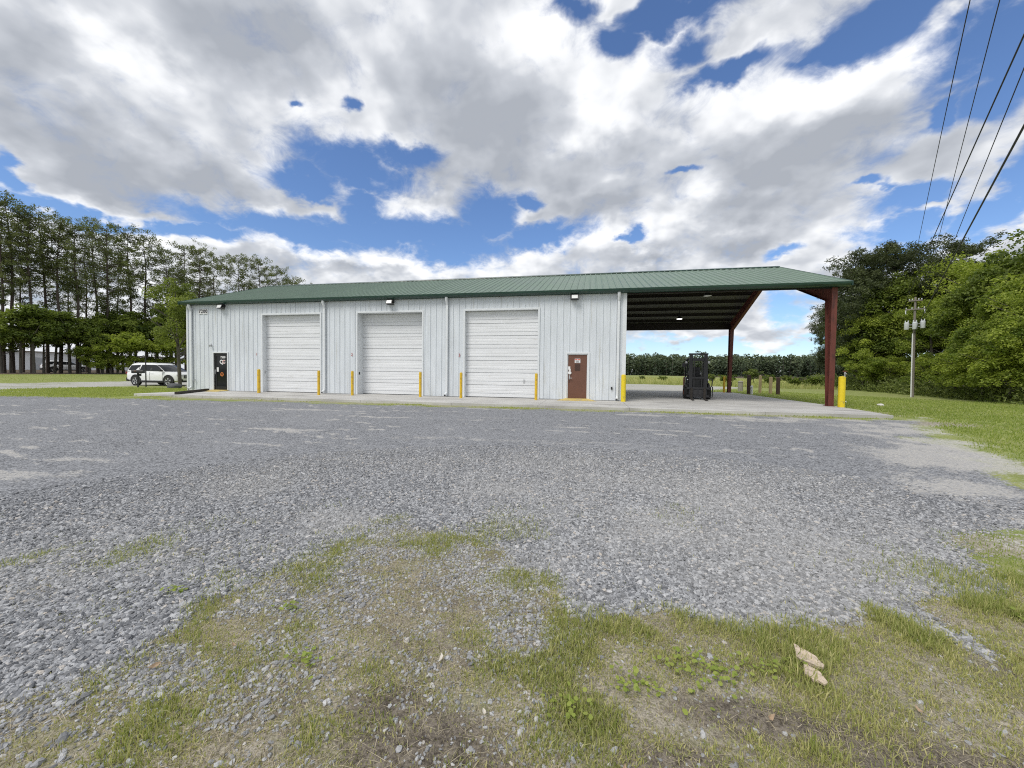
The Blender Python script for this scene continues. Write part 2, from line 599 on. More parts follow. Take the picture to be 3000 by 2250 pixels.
def ground_mat():
    """one earth material; which earth lies where comes from the attributes of the sheet"""
    m, B, b = new_mat('earth')
    co = B.n('ShaderNodeTexCoord').outputs['Object']
    A = lambda n: B.n('ShaderNodeAttribute', attribute_name=n).outputs['Fac']
    nf = B.noise(co, 2.6, 8, .68)
    ng = B.noise(co, 22, 6, .7)
    nbig = B.noise(co, .35, 5, .6)
    wob = B.m('ADD', B.m('MULTIPLY', B.m('SUBTRACT', nf, .5), .8), B.m('MULTIPLY', B.m('SUBTRACT', ng, .5), 2.2))
    sel = lambda a, lo=.36, hi=.64: B.step(B.m('ADD', A(a), wob), lo, hi)
    # stones
    vo = B.n('ShaderNodeTexVoronoi')
    B.put(vo.inputs['Vector'], co)
    vo.inputs['Scale'].default_value = 42
    sc = B.n('ShaderNodeSeparateColor')
    B.put(sc.inputs[0], vo.outputs['Color'])
    vo2 = B.n('ShaderNodeTexVoronoi')
    B.put(vo2.inputs['Vector'], co)
    vo2.inputs['Scale'].default_value = 13
    sc2 = B.n('ShaderNodeSeparateColor')
    B.put(sc2.inputs[0], vo2.outputs['Color'])
    grv = B.mix(sc.outputs[0], (.125, .129, .140), (.43, .438, .455))
    grv = B.mix(B.m('MULTIPLY', B.step(vo.outputs['Distance'], .35, .8), .75), grv, (.035, .036, .042))
    grv = B.mix(B.m('MULTIPLY', sc2.outputs[0], .38), grv, (.36, .37, .395))
    grv = B.mix(B.step(nbig, .45, .75, 0, .35), grv, (.33, .335, .35))
    sand = B.mix(ng, (.42, .395, .35), (.70, .67, .62))
    sand = B.mix(B.m('MULTIPLY', sc.outputs[1], .75), sand, (.33, .335, .35))
    grs = B.mix(B.step(nf, .3, .72), (.17, .215, .05), (.33, .34, .125))
    grs = B.mix(B.step(ng, .35, .75, 0, .6), grs, (.24, .295, .075))
    grs = B.mix(B.step(nbig, .52, .72, 0, .5), grs, (.28, .25, .13))
    ngf = B.noise(co, 95, 4, .7)
    dry = B.mix(B.step(B.m('ADD', B.m('MULTIPLY', ng, .5), B.m('MULTIPLY', ngf, .5)), .36, .64), (.125, .108, .078), (.50, .455, .37))
    dry = B.mix(B.m('MULTIPLY', B.step(nf, .45, .7), .45), dry, (.22, .24, .09))
    soil = B.mix(B.step(B.m('ADD', B.m('MULTIPLY', ng, .5), B.m('MULTIPLY', ngf, .5)), .35, .66), (.045, .036, .028), (.27, .235, .19))
    litter = B.mix(ng, (.035, .026, .016), (.12, .085, .05))
    c = grs
    c = B.mix(sel('litter'), c, litter)
    c = B.mix(sel('dry'), c, dry)
    c = B.mix(sel('soil'), c, soil)
    c = B.mix(sel('grav'), c, grv)
    c = B.mix(B.m('MULTIPLY', sel('sand', .34, .80), .82), c, sand)
    B.put(b.inputs['Base Color'], c)
    b.inputs['Roughness'].default_value = .92
    b.inputs['Specular IOR Level'].default_value = .25
    bp = B.n('ShaderNodeBump')
    bp.inputs['Strength'].default_value = .7
    bp.inputs['Distance'].default_value = .02
    h = B.m('ADD', B.m('MULTIPLY', B.m('MULTIPLY', vo.outputs['Distance'], -1.), A('grav')), B.m('MULTIPLY', ng, .8))
    B.put(bp.inputs['Height'], h)
    B.put(b.inputs['Normal'], bp.outputs[0])
    return m


M['ground'] = ground_mat()


# ------------------------------------------------------------------ terrain
def height(x, y):
    x, y = np.asarray(x, float), np.asarray(y, float)
    z = -0.11 - .14 * sstep(-y, 4.5, 16)
    z = z + .64 * sstep(-x, 36, 62)
    z = z + .62 * sstep(y, 40, 300) * sstep(x, -60, -20)
    z = z - .27 * sstep(x, 13, 27) * sstep(y, -12, 14) * (1 - sstep(y, 60, 160))
    near = 1 - sstep(np.hypot(x - CX, y - CY), 6, 30)
    z = z + (fbm(x * .9, y * .9, 5) - .5) * .05 * near + (fbm(x * .12, y * .12, 9) - .5) * .12 * sstep(np.hypot(x, y + 4), 24, 50)
    z = np.where((x > -24) & (x < 10.9) & (y > -4.2) & (y < 13.2), np.minimum(z, -.10), z)
    return z


def hz(x, y):
    return float(height(np.array([x]), np.array([y]))[0])


GRAVEL = [(-40, -12), (-9, -20.5), (-2.9, -17.9), (-2.05, -17.2), (-1.81, -16.88), (-1.9, -16.4), (-1.68, -15.65), (-1.3, -14.85), (-.75, -14.95),
          (-.05, -15.3), (.28, -15.75), (.43, -16.05), (.94, -16.0), (1.35, -16.06), (1.85, -15.82), (2.28, -15.68), (2.55, -15.87), (2.66, -15.4),
          (3.2, -15.05), (3.3, -14.66), (3.7, -13.9), (4.8, -13.9), (5.9, -13.4), (6.5, -11.4), (7.3, -9.4), (8.9, -6.1), (10.2, -4.3), (4, -4.2), (-6, -4.4),
          (-16, -4.75), (-20.5, -5.1), (-26.3, -5.8), (-33, -7.6)]
SANDY = [(4.4, -14.3), (4.7, -12.6), (5.5, -10.6), (6.6, -7.8), (7.2, -5.9), (3.5, -5.0), (3.5, -4.2), (10.3, -4.1), (11.6, -2.8), (9.6, -5.9), (7.8, -9.5), (7.1, -11.3), (7.0, -13.4), (6.2, -14.6)]
DRIVE = [(-34.2, -30), (-33.6, -4), (-33.3, 4.5), (-30.2, 11.5), (-23.5, 13.6), (7.2, 13.3), (10.5, 18), (16, 27), (19, 33), (5, 37.5), (-36, 39), (-43.5, 30), (-42.5, 0), (-43, -30)]


def masks(x, y):
    n1 = fbm(x * .8, y * .8, 21) - .5
    n2 = fbm(x * 3.1, y * 3.1, 33) - .5
    dist = np.hypot(x - CX, y - CY)
    soft = np.clip(dist * .03, .10, .6)
    g = sd_poly(x, y, GRAVEL) + n1 * np.clip(.12 * dist, .3, 1.4) + n2 * .3
    grav = sstep(g, -soft, soft)
    # thin, weedy gravel on the left and in front of the middle bulge
    weedy = np.exp(-(((x + 1.0) / 1.0) ** 2 + ((y + 15.2) / .55) ** 2)) * .8
    weedy = np.maximum(weedy, np.exp(-(((x + 3.6) / 2.2) ** 2 + ((y + 16.2) / .8) ** 2)) * .55)
    grav = grav * (1 - weedy * sstep(fbm(x * 2.2, y * 2.2, 44), .42, .62))
    s = sd_poly(x, y, SANDY) + n1 * 1.1 + n2 * .7
    sand = sstep(s, -1.0, .7)
    st = fbm(x * .42, y * 1.9, 61, 5)
    st2 = fbm(x * .9, y * 4.2, 67, 4)
    reg = sstep(dist, 5.5, 9.5)
    iso = fbm(x * 1.3, y * 1.3, 63, 5)
    sand = sand * (.34 + .62 * sstep(iso, .34, .66))
    sand = np.maximum(sand, grav * reg * sstep(st, .58, .70) * (.30 + .48 * sstep(st2, .42, .6)))
    sand = np.maximum(sand, grav * reg * sstep(st2, .66, .74) * .8)
    d = sd_poly(x, y, DRIVE) + n1 * 2.5
    drive = sstep(d, -.7, .7)
    sand = np.maximum(sand, drive * (.45 + .75 * fbm(x * .25, y * .9, 71)))
    grav = np.maximum(grav, drive * .55)
    sand = np.maximum(sand, np.exp(-(((x + 31) / 3.0) ** 2 + ((y + 3.4) / .35) ** 2)) * .8)
    verge = np.exp(-((x - 10.95) / .5) ** 2) * sstep(y, -3.5, -2) * (1 - sstep(y, 13, 14))
    dry = np.maximum(weedy * 1.1, verge * .8)
    dry = np.maximum(dry, np.exp(-(((x - 10.0) / 1.8) ** 2 + ((y + 4.9) / .8) ** 2)) * .9)
    dry = np.maximum(dry, .62 * sstep(-np.abs(y + 4.0), -.6, -.1) * sstep(-x, -9, -7) * sstep(x, -22, -20))
    dry = np.maximum(dry, np.exp(-(((x - 3.9) / .9) ** 2 + ((y + 14.2) / .5) ** 2)) * .8)
    near = 1 - sstep(dist, 3.2, 6.5)
    dry = np.maximum(dry, near * (.62 + .35 * fbm(x * 1.7, y * 1.7, 81)))
    soil = near * (.02 + .62 * fbm(x * 2.3, y * 2.3, 91))
    for cx, cy, rx, ry in ((-.12, -17.05, .42, .22), (.85, -16.95, .3, .16), (1.3, -16.62, .5, .13), (1.85, -16.72, .6, .16), (-.35, -16.9, .25, .15), (2.6, -17.0, .6, .2)):
        soil = np.maximum(soil, 1.1 * np.exp(-(((x - cx) / rx) ** 2 + ((y - cy) / ry) ** 2)))
    soil = soil * (1 - grav)
    litter = np.maximum(sstep(-x, 56.5, 58.5), sstep(x - tree_edge(y), 1.0, 3.0))
    return dict(grav=grav, sand=sand, dry=dry, soil=soil, litter=litter)


def tree_edge(y):
    """x of the foot of the wood on the right"""
    return np.interp(y, [-40, 5, 11, 22, 40, 60, 120], [30, 27.5, 26.8, 30.0, 32.5, 38, 60])


def build_ground():
    a_f = np.radians(np.arange(-78, 66.01, .3)) - 0.0
    a_b = np.radians(np.arange(69, 282 - 3.01, 4.0))
    ang = np.concatenate([a_f, a_b])                      # clockwise from +Y, relative to the yard axis
    rad = np.concatenate([[0.02], .35 * 1.021 ** np.arange(0, 392)])
    A, Rr = np.meshgrid(ang, rad, indexing='ij')
    X = CX + Rr * np.sin(A)
    Y = CY + Rr * np.cos(A)
    Z = height(X, Y)
    na, nr = A.shape
    idx = np.arange(na * nr).reshape(na, nr)
    i2 = np.roll(idx, -1, 0)
    F = np.stack([idx[:, :-1], i2[:, :-1], i2[:, 1:], idx[:, 1:]], -1).reshape(-1, 4)[:, ::-1]
    V = np.stack([X, Y, Z], -1).reshape(-1, 3)
    mk = masks(V[:, 0], V[:, 1])
    fc = {k: v[F].mean(1) for k, v in mk.items()}
    dx = sd_poly(V[:, 0], V[:, 1], DRIVE)[F].mean(1) > 0
    is_gr = (fc['grav'] > .5) & ~dx
    for name, sel in (('gravel_yard', is_gr), ('sandy_drive', dx), ('ground', ~is_gr & ~dx)):
        f = F[sel]
        used, inv = np.unique(f.ravel(), return_inverse=True)
        me = np_mesh(name, V[used], inv.reshape(-1, 4), M['ground'], {k: v[used] for k, v in mk.items()}, smooth=True)
        tag(link(name, me), {'gravel_yard': 'wide grey crushed stone yard in front of the building', 'sandy_drive': 'pale sandy drive running beside and behind the building',
                             'ground': 'grassy earth around the yard and under the trees'}[name], {'gravel_yard': 'gravel yard', 'sandy_drive': 'drive', 'ground': 'ground'}[name], kind='structure')


build_ground()


def stone_material():
    m, B, b = new_mat('crushed_stone')
    oi = B.n('ShaderNodeObjectInfo').outputs['Random']
    co = B.n('ShaderNodeTexCoord').outputs['Object']
    rp = B.n('ShaderNodeValToRGB')
    B.put(rp.inputs[0], oi)
    cr = rp.color_ramp
    cr.elements[0].color = (.105, .110, .120, 1)
    cr.elements[1].color = (.56, .56, .57, 1)
    for p, c in ((.35, (.225, .230, .242)), (.75, (.365, .372, .388)), (.93, (.47, .475, .485)), (.97, (.48, .43, .37))):
        cr.elements.new(p).color = (*c, 1)
    nz = B.noise(co, 1.6, 5, .65)
    du = B.n('ShaderNodeAttribute', attribute_name='dust', attribute_type='INSTANCER').outputs['Fac']
    cc = B.v('SCALE', rp.outputs[0], s=B.lin(nz, .3, .7, .7, 1.25))
    B.put(b.inputs['Base Color'], B.mix(B.m('MULTIPLY', du, .34), cc, (.44, .43, .41)))
    b.inputs['Roughness'].default_value = .85
    return m


M['stone'] = stone_material()


def scatter_stones():
    pts = []
    # rejection sampling in polar cells so that the density follows the yard, thinning with distance
    N = 760000
    r = np.sqrt(rng.uniform(1.1 ** 2, 7.5 ** 2, N))
    a = np.radians(rng.uniform(-72, 60, N))
    x, y = CX + r * np.sin(a), CY + r * np.cos(a)
    mk = masks(x, y)
    p = mk['grav'] * (1 - .85 * mk['sand'])
    edge = sd_poly(x, y, GRAVEL)
    loose = .72 * sstep(edge, -1.6, .1) * (1 - sstep(x, -.1, .7)) * sstep(fbm(x * 3.3, y * 3.3, 19), .30, .62)
    loose = loose + .10 * (1 - sstep(r, 2, 5)) * sstep(fbm(x * 2.7, y * 2.7, 12), .35, .65) * (1 - .6 * sstep(x, .2, 1.2))
    ingrass = p < .3
    p = np.maximum(p, loose)
    p = p * (1 - sstep(r, 3.8, 7.5) * .92)
    keep = rng.uniform(0, 1, N) < p
    x, y, r, ingrass = x[keep], y[keep], r[keep], ingrass[keep]
    n = len(x)
    s = rng.lognormal(math.log(.0079), .38, n) * np.where(ingrass, .72, 1.)
    s = np.clip(s, .0038, .018)
    z = height(x, y) + s * .18
    # dusty wheel tracks and worn patches
    trk = sum(np.exp(-((x * .34 + y * .94 + o) / .34) ** 2) for o in (13.1, 14.8)) * .5 + sum(np.exp(-((x * -.72 + y * .69 + o) / .3) ** 2) for o in (9.2, 10.8)) * .4
    dust = np.clip(.8 * sstep(fbm(x * .5, y * .5, 201), .46, .76) + trk * sstep(fbm(x * 1.1, y * 1.1, 205), .3, .7) + ingrass * .5 + rng.normal(0, .12, n), 0, 1)
    me = bpy.data.meshes.new('gravel')
    
    me.vertices.add(n)
    me.vertices.foreach_set('co', np.stack([x, y, z], -1).astype(np.float32).ravel())
    at = me.attributes.new('scl', 'FLOAT', 'POINT')
    at.data.foreach_set('value', s.astype(np.float32))
    at = me.attributes.new('dust', 'FLOAT', 'POINT')
    at.data.foreach_set('value', dust.astype(np.float32))
    at = me.attributes.new('rot', 'FLOAT_VECTOR', 'POINT')
    at.data.foreach_set('vector', np.stack([rng.normal(0, .35, n), rng.normal(0, .35, n), rng.uniform(0, 6.283, n)], -1).astype(np.float32).ravel())
    o = link('gravel', me)
    tag(o, 'loose grey crushed stones covering the near part of the yard', 'gravel', kind='stuff')
    g = bpy.data.node_groups.new('stones', 'GeometryNodeTree')
    g.interface.new_socket('Geometry', in_out='INPUT', socket_type='NodeSocketGeometry')
    g.interface.new_socket('Geometry', in_out='OUTPUT', socket_type='NodeSocketGeometry')
    B = NB(g)
    gi, go = B.n('NodeGroupInput'), B.n('NodeGroupOutput')
    join = B.n('GeometryNodeJoinGeometry')
    for i in range(6):
        ico = B.n('GeometryNodeMeshIcoSphere')
        ico.inputs['Radius'].default_value = 1.0
        ico.inputs['Subdivisions'].default_value = 2
        nz = B.n('ShaderNodeTexNoise', noise_dimensions='4D')
        nz.inputs['W'].default_value = i * 7.3 + .4
        nz.inputs['Scale'].default_value = .85
        nz.inputs['Detail'].default_value = 1.5
        sp = B.n('GeometryNodeSetPosition')
        B.put(sp.inputs['Geometry'], ico.outputs[0])
        B.put(sp.inputs['Offset'], B.v('SCALE', B.v('SUBTRACT', nz.outputs['Color'], (.5, .5, .5)), s=2.2))
        tr = B.n('GeometryNodeTransform')
        B.put(tr.inputs['Geometry'], sp.outputs[0])
        tr.inputs['Scale'].default_value = ((1.25, .95, .72), (1.1, 1.05, .62), (1.4, .85, .7), (1, .9, .8), (1.2, .8, .55), (1.05, 1., .85))[i]
        sm = B.n('GeometryNodeSetMaterial')
        B.put(sm.inputs['Geometry'], tr.outputs[0])
        sm.inputs['Material'].default_value = M['stone']
        ss = B.n('GeometryNodeSetShadeSmooth')
        B.put(ss.inputs['Geometry'], sm.outputs[0])
        ss.inputs['Shade Smooth'].default_value = False
        ti = B.n('GeometryNodeGeometryToInstance')
        B.put(ti.inputs[0], ss.outputs[0])
        B.t.links.new(ti.outputs[0], join.inputs[0])
    iop = B.n('GeometryNodeInstanceOnPoints')
    mp = B.n('GeometryNodeMeshToPoints')
    B.put(mp.inputs[0], gi.outputs[0])
    B.put(iop.inputs['Points'], mp.outputs[0])
    B.put(iop.inputs['Instance'], join.outputs[0])
    iop.inputs['Pick Instance'].default_value = True
    na = B.n('GeometryNodeInputNamedAttribute', data_type='FLOAT')
    na.inputs[0].default_value = 'scl'
    nv = B.n('GeometryNodeInputNamedAttribute', data_type='FLOAT_VECTOR')
    nv.inputs[0].default_value = 'rot'
    e2r = B.n('FunctionNodeEulerToRotation')
    B.put(e2r.inputs[0], nv.outputs[0])
    B.put(iop.inputs['Rotation'], e2r.outputs[0])
    B.put(iop.inputs['Scale'], na.outputs[0])
    B.put(go.inputs[0], iop.outputs[0])
    md = o.modifiers.new('stones', 'NODES')
    md.node_group = g


scatter_stones()

M['grass'] = leaf_mat('grass_blade', (.20, .265, .050), (.66, .60, .31), .40, .5)
M['lawn'] = leaf_mat('lawn_blade', (.20, .275, .050), (.50, .52, .18), .42, .5)


def blades(name, x, y, hgt, wid, tint, m, label, cat='grass', lean=.45):
    n = len(x)
    z = height(x, y) - .004
    a = rng.uniform(0, 6.283, n)
    t = rng.uniform(0, 6.283, n)
    l = np.abs(rng.normal(0, lean, n)) * hgt
    wx, wy = np.cos(a) * wid * .5, np.sin(a) * wid * .5
    lx, ly = np.cos(t) * l, np.sin(t) * l
    hh = np.sqrt(np.maximum(hgt ** 2 - np.minimum(l, hgt * .95) ** 2, (hgt * .15) ** 2))
    P = np.zeros((n, 5, 3))
    P[:, 0] = np.stack([x - wx, y - wy, z], -1)
    P[:, 1] = np.stack([x + wx, y + wy, z], -1)
    P[:, 2] = np.stack([x + wx * .8 + lx * .4, y + wy * .8 + ly * .4, z + hh * .62], -1)
    P[:, 3] = np.stack([x - wx * .8 + lx * .4, y - wy * .8 + ly * .4, z + hh * .62], -1)
    P[:, 4] = np.stack([x + lx, y + ly, z + hh], -1)
    b = np.arange(n)[:, None] * 5
    F = np.concatenate([b + np.array([[0, 1, 2]]), b + np.array([[0, 2, 3]]), b + np.array([[3, 2, 4]])], 0)
    me = np_mesh(name, P.reshape(-1, 3), F, m, {'tint': np.repeat(tint, 5)})
    return tag(link(name, me), label, cat, kind='stuff')


def near_grass():
    N = 900000
    r = np.sqrt(rng.uniform(.9 ** 2, 4.8 ** 2, N))
    a = np.radians(rng.uniform(-74, 62, N))
    x, y = CX + r * np.sin(a), CY + r * np.cos(a)
    mk = masks(x, y)
    tuft = fbm(x * 2.6, y * 2.6, 101)
    fine = fbm(x * 11, y * 11, 111)
    # lusher on the right of the foreground, thin and worn to the left
    lush = np.maximum(.55 + .45 * sstep(x, -.9, .7), .95 * sstep(-y, 16.7, 17.1))
    p = (1 - mk['grav']) * np.clip(.58 + 1.8 * (tuft - .42) + 2.0 * (fine - .5), .10, 1) * lush
    p = p * (1 - .85 * np.clip(mk['soil'] - .55, 0, .5) / .5) * (1 - .8 * mk['sand'])
    p = np.maximum(p, mk['grav'] * .05 * sstep(fbm(x * 1.4, y * 1.4, 131), .60, .72))
    for cx, cy, rr in ((3.9, -13.25, .35), (-3.64, -16.16, .3), (-3.1, -16.06, .25), (-2.08, -16.18, .2), (-1.8, -15.9, .25), (-4.7, -15.4, .2), (-2.5, -16.6, .25), (3.3, -15.4, .5)):
        p = np.maximum(p, .5 * np.exp(-((x - cx) ** 2 + (y - cy) ** 2) / rr ** 2))
    keep = rng.uniform(0, 1, N) < p
    x, y, tuft, fine = x[keep], y[keep], tuft[keep], fine[keep]
    n = len(x)
    dry = masks(x, y)['dry']
    h = rng.gamma(5, .0052, n) * (.55 + 1.0 * sstep(tuft, .4, .7)) * (.8 + .5 * sstep(x, .2, 1.5))
    w = rng.uniform(.0022, .0060, n)
    tint = np.clip(rng.beta(2, 3, n) * .8 + .5 * dry * rng.uniform(0, 1, n) + (rng.uniform(0, 1, n) < .12) * .5 - .15 * (tuft > .55), 0, 1)
    blades('grass', x, y, np.clip(h, .010, .10), w, tint, M['grass'], 'patchy short grass and weeds in the foreground', lean=.75)


def lawn_grass():
    X, Y, Hh, W = [], [], [], []
    N = 330000
    r = np.exp(rng.uniform(math.log(4.5), math.log(42.), N))
    a = np.radians(rng.uniform(14, 60, N))
    x, y = CX + r * np.sin(a), CY + r * np.cos(a)
    mk = masks(x, y)
    p = (1 - mk['grav']) * sstep(sd_poly(x, y, SANDY), .15, -.5) * (1 - .75 * mk['dry']) * (x < tree_edge(y) + 2)
    p = p * ~((x < 10.7) & (y > -3.8) & (y < 13)) * (.35 + 1.1 * (fbm(x * .9, y * .9, 7) - .2))
    k = rng.uniform(0, 1, N) < p * .85
    x, y, r = x[k], y[k], r[k]
    n = len(x)
    h = rng.gamma(6, .0085, n) * (1 + .9 * sstep(x - tree_edge(y), -3, 0)) * (.45 + .55 * sstep(r, 9, 16))
    w = np.clip(r * .0010, .004, .03) * rng.uniform(.7, 1.5, n)
    tint = np.clip(rng.beta(2, 2.6, n) * .9 + .35 * (fbm(x * .35, y * .35, 17) - .45), 0, 1)
    blades('lawn', x, y, h, w, tint, M['lawn'], 'bright green mown grass to the right of the canopy', lean=.5)
    # left strip and the fringe along the slab
    N = 90000
    x = np.concatenate([rng.uniform(-34, -16, N // 2), rng.uniform(-21, 9, N // 3), rng.uniform(-57, -43, N // 5)])
    y = np.concatenate([rng.uniform(-6, 2.5, N // 2), rng.uniform(-4.9, -3.68, N // 3), rng.uniform(-8, 30, N // 5)])
    mk = masks(x, y)
    fr = (y > -5) & (y < -3.6) & (x > -21)
    p = (1 - mk['grav'] * .98) * (1 - mk['sand']) * np.where(fr, .75 * sstep(fbm(x * .45, y * .9, 3), .50, .66), .8)
    p = p * ~((x > -21.4) & (y > -3.72))
    k = rng.uniform(0, 1, len(x)) < p
    x, y = x[k], y[k]
    n = len(x)
    h = rng.gamma(6, .010, n) * np.where((y < -3.6) & (x > -21), .6, 1.)
    blades('grass', x, y, h, rng.uniform(.012, .03, n), np.clip(rng.beta(2.5, 2, n) + .25 * ((y < -3.6) & (x > -21)), 0, 1), M['lawn'], 'strips of short grass along the slab and beside the drive', lean=.5)


near_grass()


def thatch():
    """dead stems lying flat between the living blades"""
    N = 330000
    r = np.sqrt(rng.uniform(1.0, 4.6 ** 2, N))
    a = np.radians(rng.uniform(-72, 60, N))
    x, y = CX + r * np.sin(a), CY + r * np.cos(a)
    mk = masks(x, y)
    p = (1 - mk['grav']) * np.clip(.35 + 1.6 * (fbm(x * 5, y * 5, 141) - .45), .04, 1) * (1 - .5 * np.clip(mk['soil'], 0, 1)) * (1 - .7 * mk['sand'])
    k = rng.uniform(0, 1, N) < p
    x, y = x[k], y[k]
    n = len(x)
    blades('thatch', x, y, rng.uniform(.015, .045, n), rng.uniform(.0015, .0035, n), np.clip(rng.beta(1.3, 1.3, n), 0, 1), M['thatch'], 'dead straw lying flat among the foreground grass', 'straw', lean=2.2)


M['thatch'] = leaf_mat('dead_straw', (.085, .065, .040), (.66, .58, .42), .2, .7)
thatch()
lawn_grass()


def small_weeds():
    """round-leaved weeds: low rosettes of little discs on stalks"""
    spots = [(1.03, -16.4, .24, 120), (1.35, -16.3, .14, 40), (.7, -16.55, .12, 50), (-.9, -16.75, .10, 36), (2.1, -16.85, .16, 70), (1.6, -17.1, .12, 50), (-1.3, -16.4, .08, 26), (.4, -16.75, .10, 34), (3.2, -15.5, .16, 60), (-2.2, -16.4, .07, 22)]
    P, T = [], []
    for cx, cy, rr, n in spots:
        for _ in range(n):
            x, y = cx + rng.normal(0, rr * .5), cy + rng.normal(0, rr * .35)
            h, s = rng.uniform(.012, .05), rng.uniform(.006, .013)
            z = hz(x, y) + h
            tx, ty = rng.normal(0, .35, 2)
            t = rng.uniform(.1, .6)
            for k in range(6):
                a = k * 1.0472
                P.append((x + s * math.cos(a), y + s * math.sin(a), z + s * (tx * math.cos(a) + ty * math.sin(a))))
                T.append(t)
    F = np.arange(len(P)).reshape(-1, 6)
    me = np_mesh('weeds', np.array(P), F, leaf_mat('weed_leaf', (.22, .30, .05), (.50, .52, .14), .35), {'tint': np.array(T)})
    tag(link('weeds', me), 'patches of small round-leaved weeds among the foreground grass', 'weeds', kind='stuff')


small_weeds()


def slab():
    xs = [-21.4, -17.3, -13.2, -9.1, -5.0, -1.5, 1.9, 6.4, 10.9]
    base = MB()
    base.prism([(-21.38, -3.68), (10.13, -3.68), (10.58, .0), (10.62, 12.68), (-21.38, 12.68)], 'z', -.3, -.03)
    s = base.obj('concrete_slab', M['concrete'])
    tag(s, 'long grey concrete slab under and in front of the building', 'slab', kind='structure')
    g = .006
    for i in range(8):
        for (y0, y1) in ((-3.7, 0.0), (0.0, 4.2), (4.2, 8.4), (8.4, 12.7)):
            if y0 >= 0 and i < 6: continue
            if i < 7: MB().box(xs[i] + g, xs[i + 1] - g, y0 + g, y1 - g, -.12, 0).obj('slab_panel', M['concrete'], s, bevel=.006)
            else:
                e0, e1 = (10.15, 10.60) if y0 < 0 else (10.62, 10.64)
                MB().prism([(xs[7] + g, y0 + g), (e0, y0 + g), (e1, y1 - g), (xs[7] + g, y1 - g)], 'z', -.12, 0).obj('slab_panel', M['concrete'], s, bevel=.006)
    MB().box(-22.8, 1.9, .0, 12.7, -.12, -.004).obj('floor_panel', M['concrete'], s)


slab()


# ------------------------------------------------------------------ the building
WL, WR, XR = -22.76, 2.0, 10.75       # left wall end, right end of the closed part, right end of the roof
XL = -22.95
DEP, EAVE, RIDGE, RY = 12.2, 5.10, 7.42, 6.1
SL = (RIDGE - EAVE) / (RY + .35)
RIB = .3048
OPEN = [(-20.90, -19.95, 2.17), (-17.56, -13.91, 4.29), (-11.65, -7.99, 4.29), (-5.70, -2.04, 4.29), (-.63, .34, 2.17)]
bld = empty('metal_building', (0, 0, 0), 0, 'long white ribbed metal building with green roof and an open canopy at its right end', 'building')


def rib_profile(x0, x1, h=.032):
    """(x, out) points of a ribbed sheet between x0 and x1, ribs on a global pitch"""
    pts = [(x0, 0)]
    k = math.floor(x0 / RIB) - 1
    while k * RIB < x1 + .1:
        c = k * RIB + .06
        for dx, hh in ((-.038, 0), (-.017, h), (.017, h), (.038, 0), (.128, 0), (.137, .004), (.150, .004), (.159, 0), (.190, 0), (.199, .004), (.212, .004), (.221, 0)):
            if x0 < c + dx < x1: pts.append((c + dx, hh))
        k += 1
    return pts + [(x1, 0)]


def sheet(mb, prof, f):
    """prof points -> strip between f(x,out,0) and f(x,out,1)"""
    vs, fs = [], []
    for x, o in prof:
        vs += [f(x, o, 0), f(x, o, 1)]
    for i in range(len(prof) - 1):
        fs.append((2 * i, 2 * i + 2, 2 * i + 3, 2 * i + 1))
    mb.add(vs, fs)


def front_wall():
    liner = MB()
    cuts = [WL + .03]
    for a, b, t in OPEN:
        liner.box(cuts[-1], a - .05, .10, .13, .02, 5.0)
        liner.box(a - .05, b + .05, .10, .13, t + .06, 5.0)
        cuts.append(b + .05)
    liner.box(cuts[-1], WR - .03, .10, .13, .02, 5.0)
    w = liner.obj('front_wall', M['wall_in'], bld)
    x = WL
    i = 0
    while x < WR - .2:
        e = min(x + 3 * RIB, WR)
        if WR - e < .3: e = WR
        mb = MB()
        ed = sorted({x, e} | {q for o in OPEN for q in o[:2] if x < q < e})
        for a, b in zip(ed, ed[1:]):
            mid = (a + b) / 2
            z0 = next((t for p, q, t in OPEN if p < mid < q), .015)
            # a sheet that ends 3 mm short of its neighbour laps it by standing a hair proud
            lap = .002 * (i % 2)
            sheet(mb, rib_profile(a, b), lambda X, o, t: (X, -o - lap, z0 + (5.02 - z0) * t))
        mb.obj('wall_panel', M['wall'], w, fix=False)
        x = e
        i += 1
    # trims
    tr = MB()
    tr.box(WL - .04, WL + .06, -.045, .12, .0, 5.0)
    tr.obj('corner_trim', M['trim'], w)
    MB().box(WR - .12, WR + .04, -.045, .12, .0, 5.0).obj('corner_trim', M['trim'], w)
    MB().box(WL + .061, OPEN[0][0] - .05, -.038, -.030, .0, .05).obj('base_trim', M['trim'], w)
    for n, (a, b, t) in enumerate(OPEN):
        k = .075 if t < 3 else .09
        MB().box(a - k, a, -.047, .05, .0, t + k).box(b, b + k, -.047, .05, .0, t + k).box(a, b, -.0465, .05, t, t + k).obj('opening_trim', M['trim'], w, bevel=.004)
    # other walls (not seen from the yard)
    for nm, p in (('side_wall', (WL, WL + .05, .0, DEP)), ('side_wall', (WR - .05, WR, .125, DEP))):
        mb = MB()
        mb.prism([(p[2], 0.01), (p[3], 0.01), (p[3], 5.0), (RY, 5.0 + SL * RY), (p[2], 5.0)], 'x', p[0], p[1])
        mb.obj(nm, M['trim'], bld)
    MB().box(WL + .05, WR - .05, DEP - .05, DEP, 0.01, 5.0).obj('back_wall', M['trim'], bld)


front_wall()


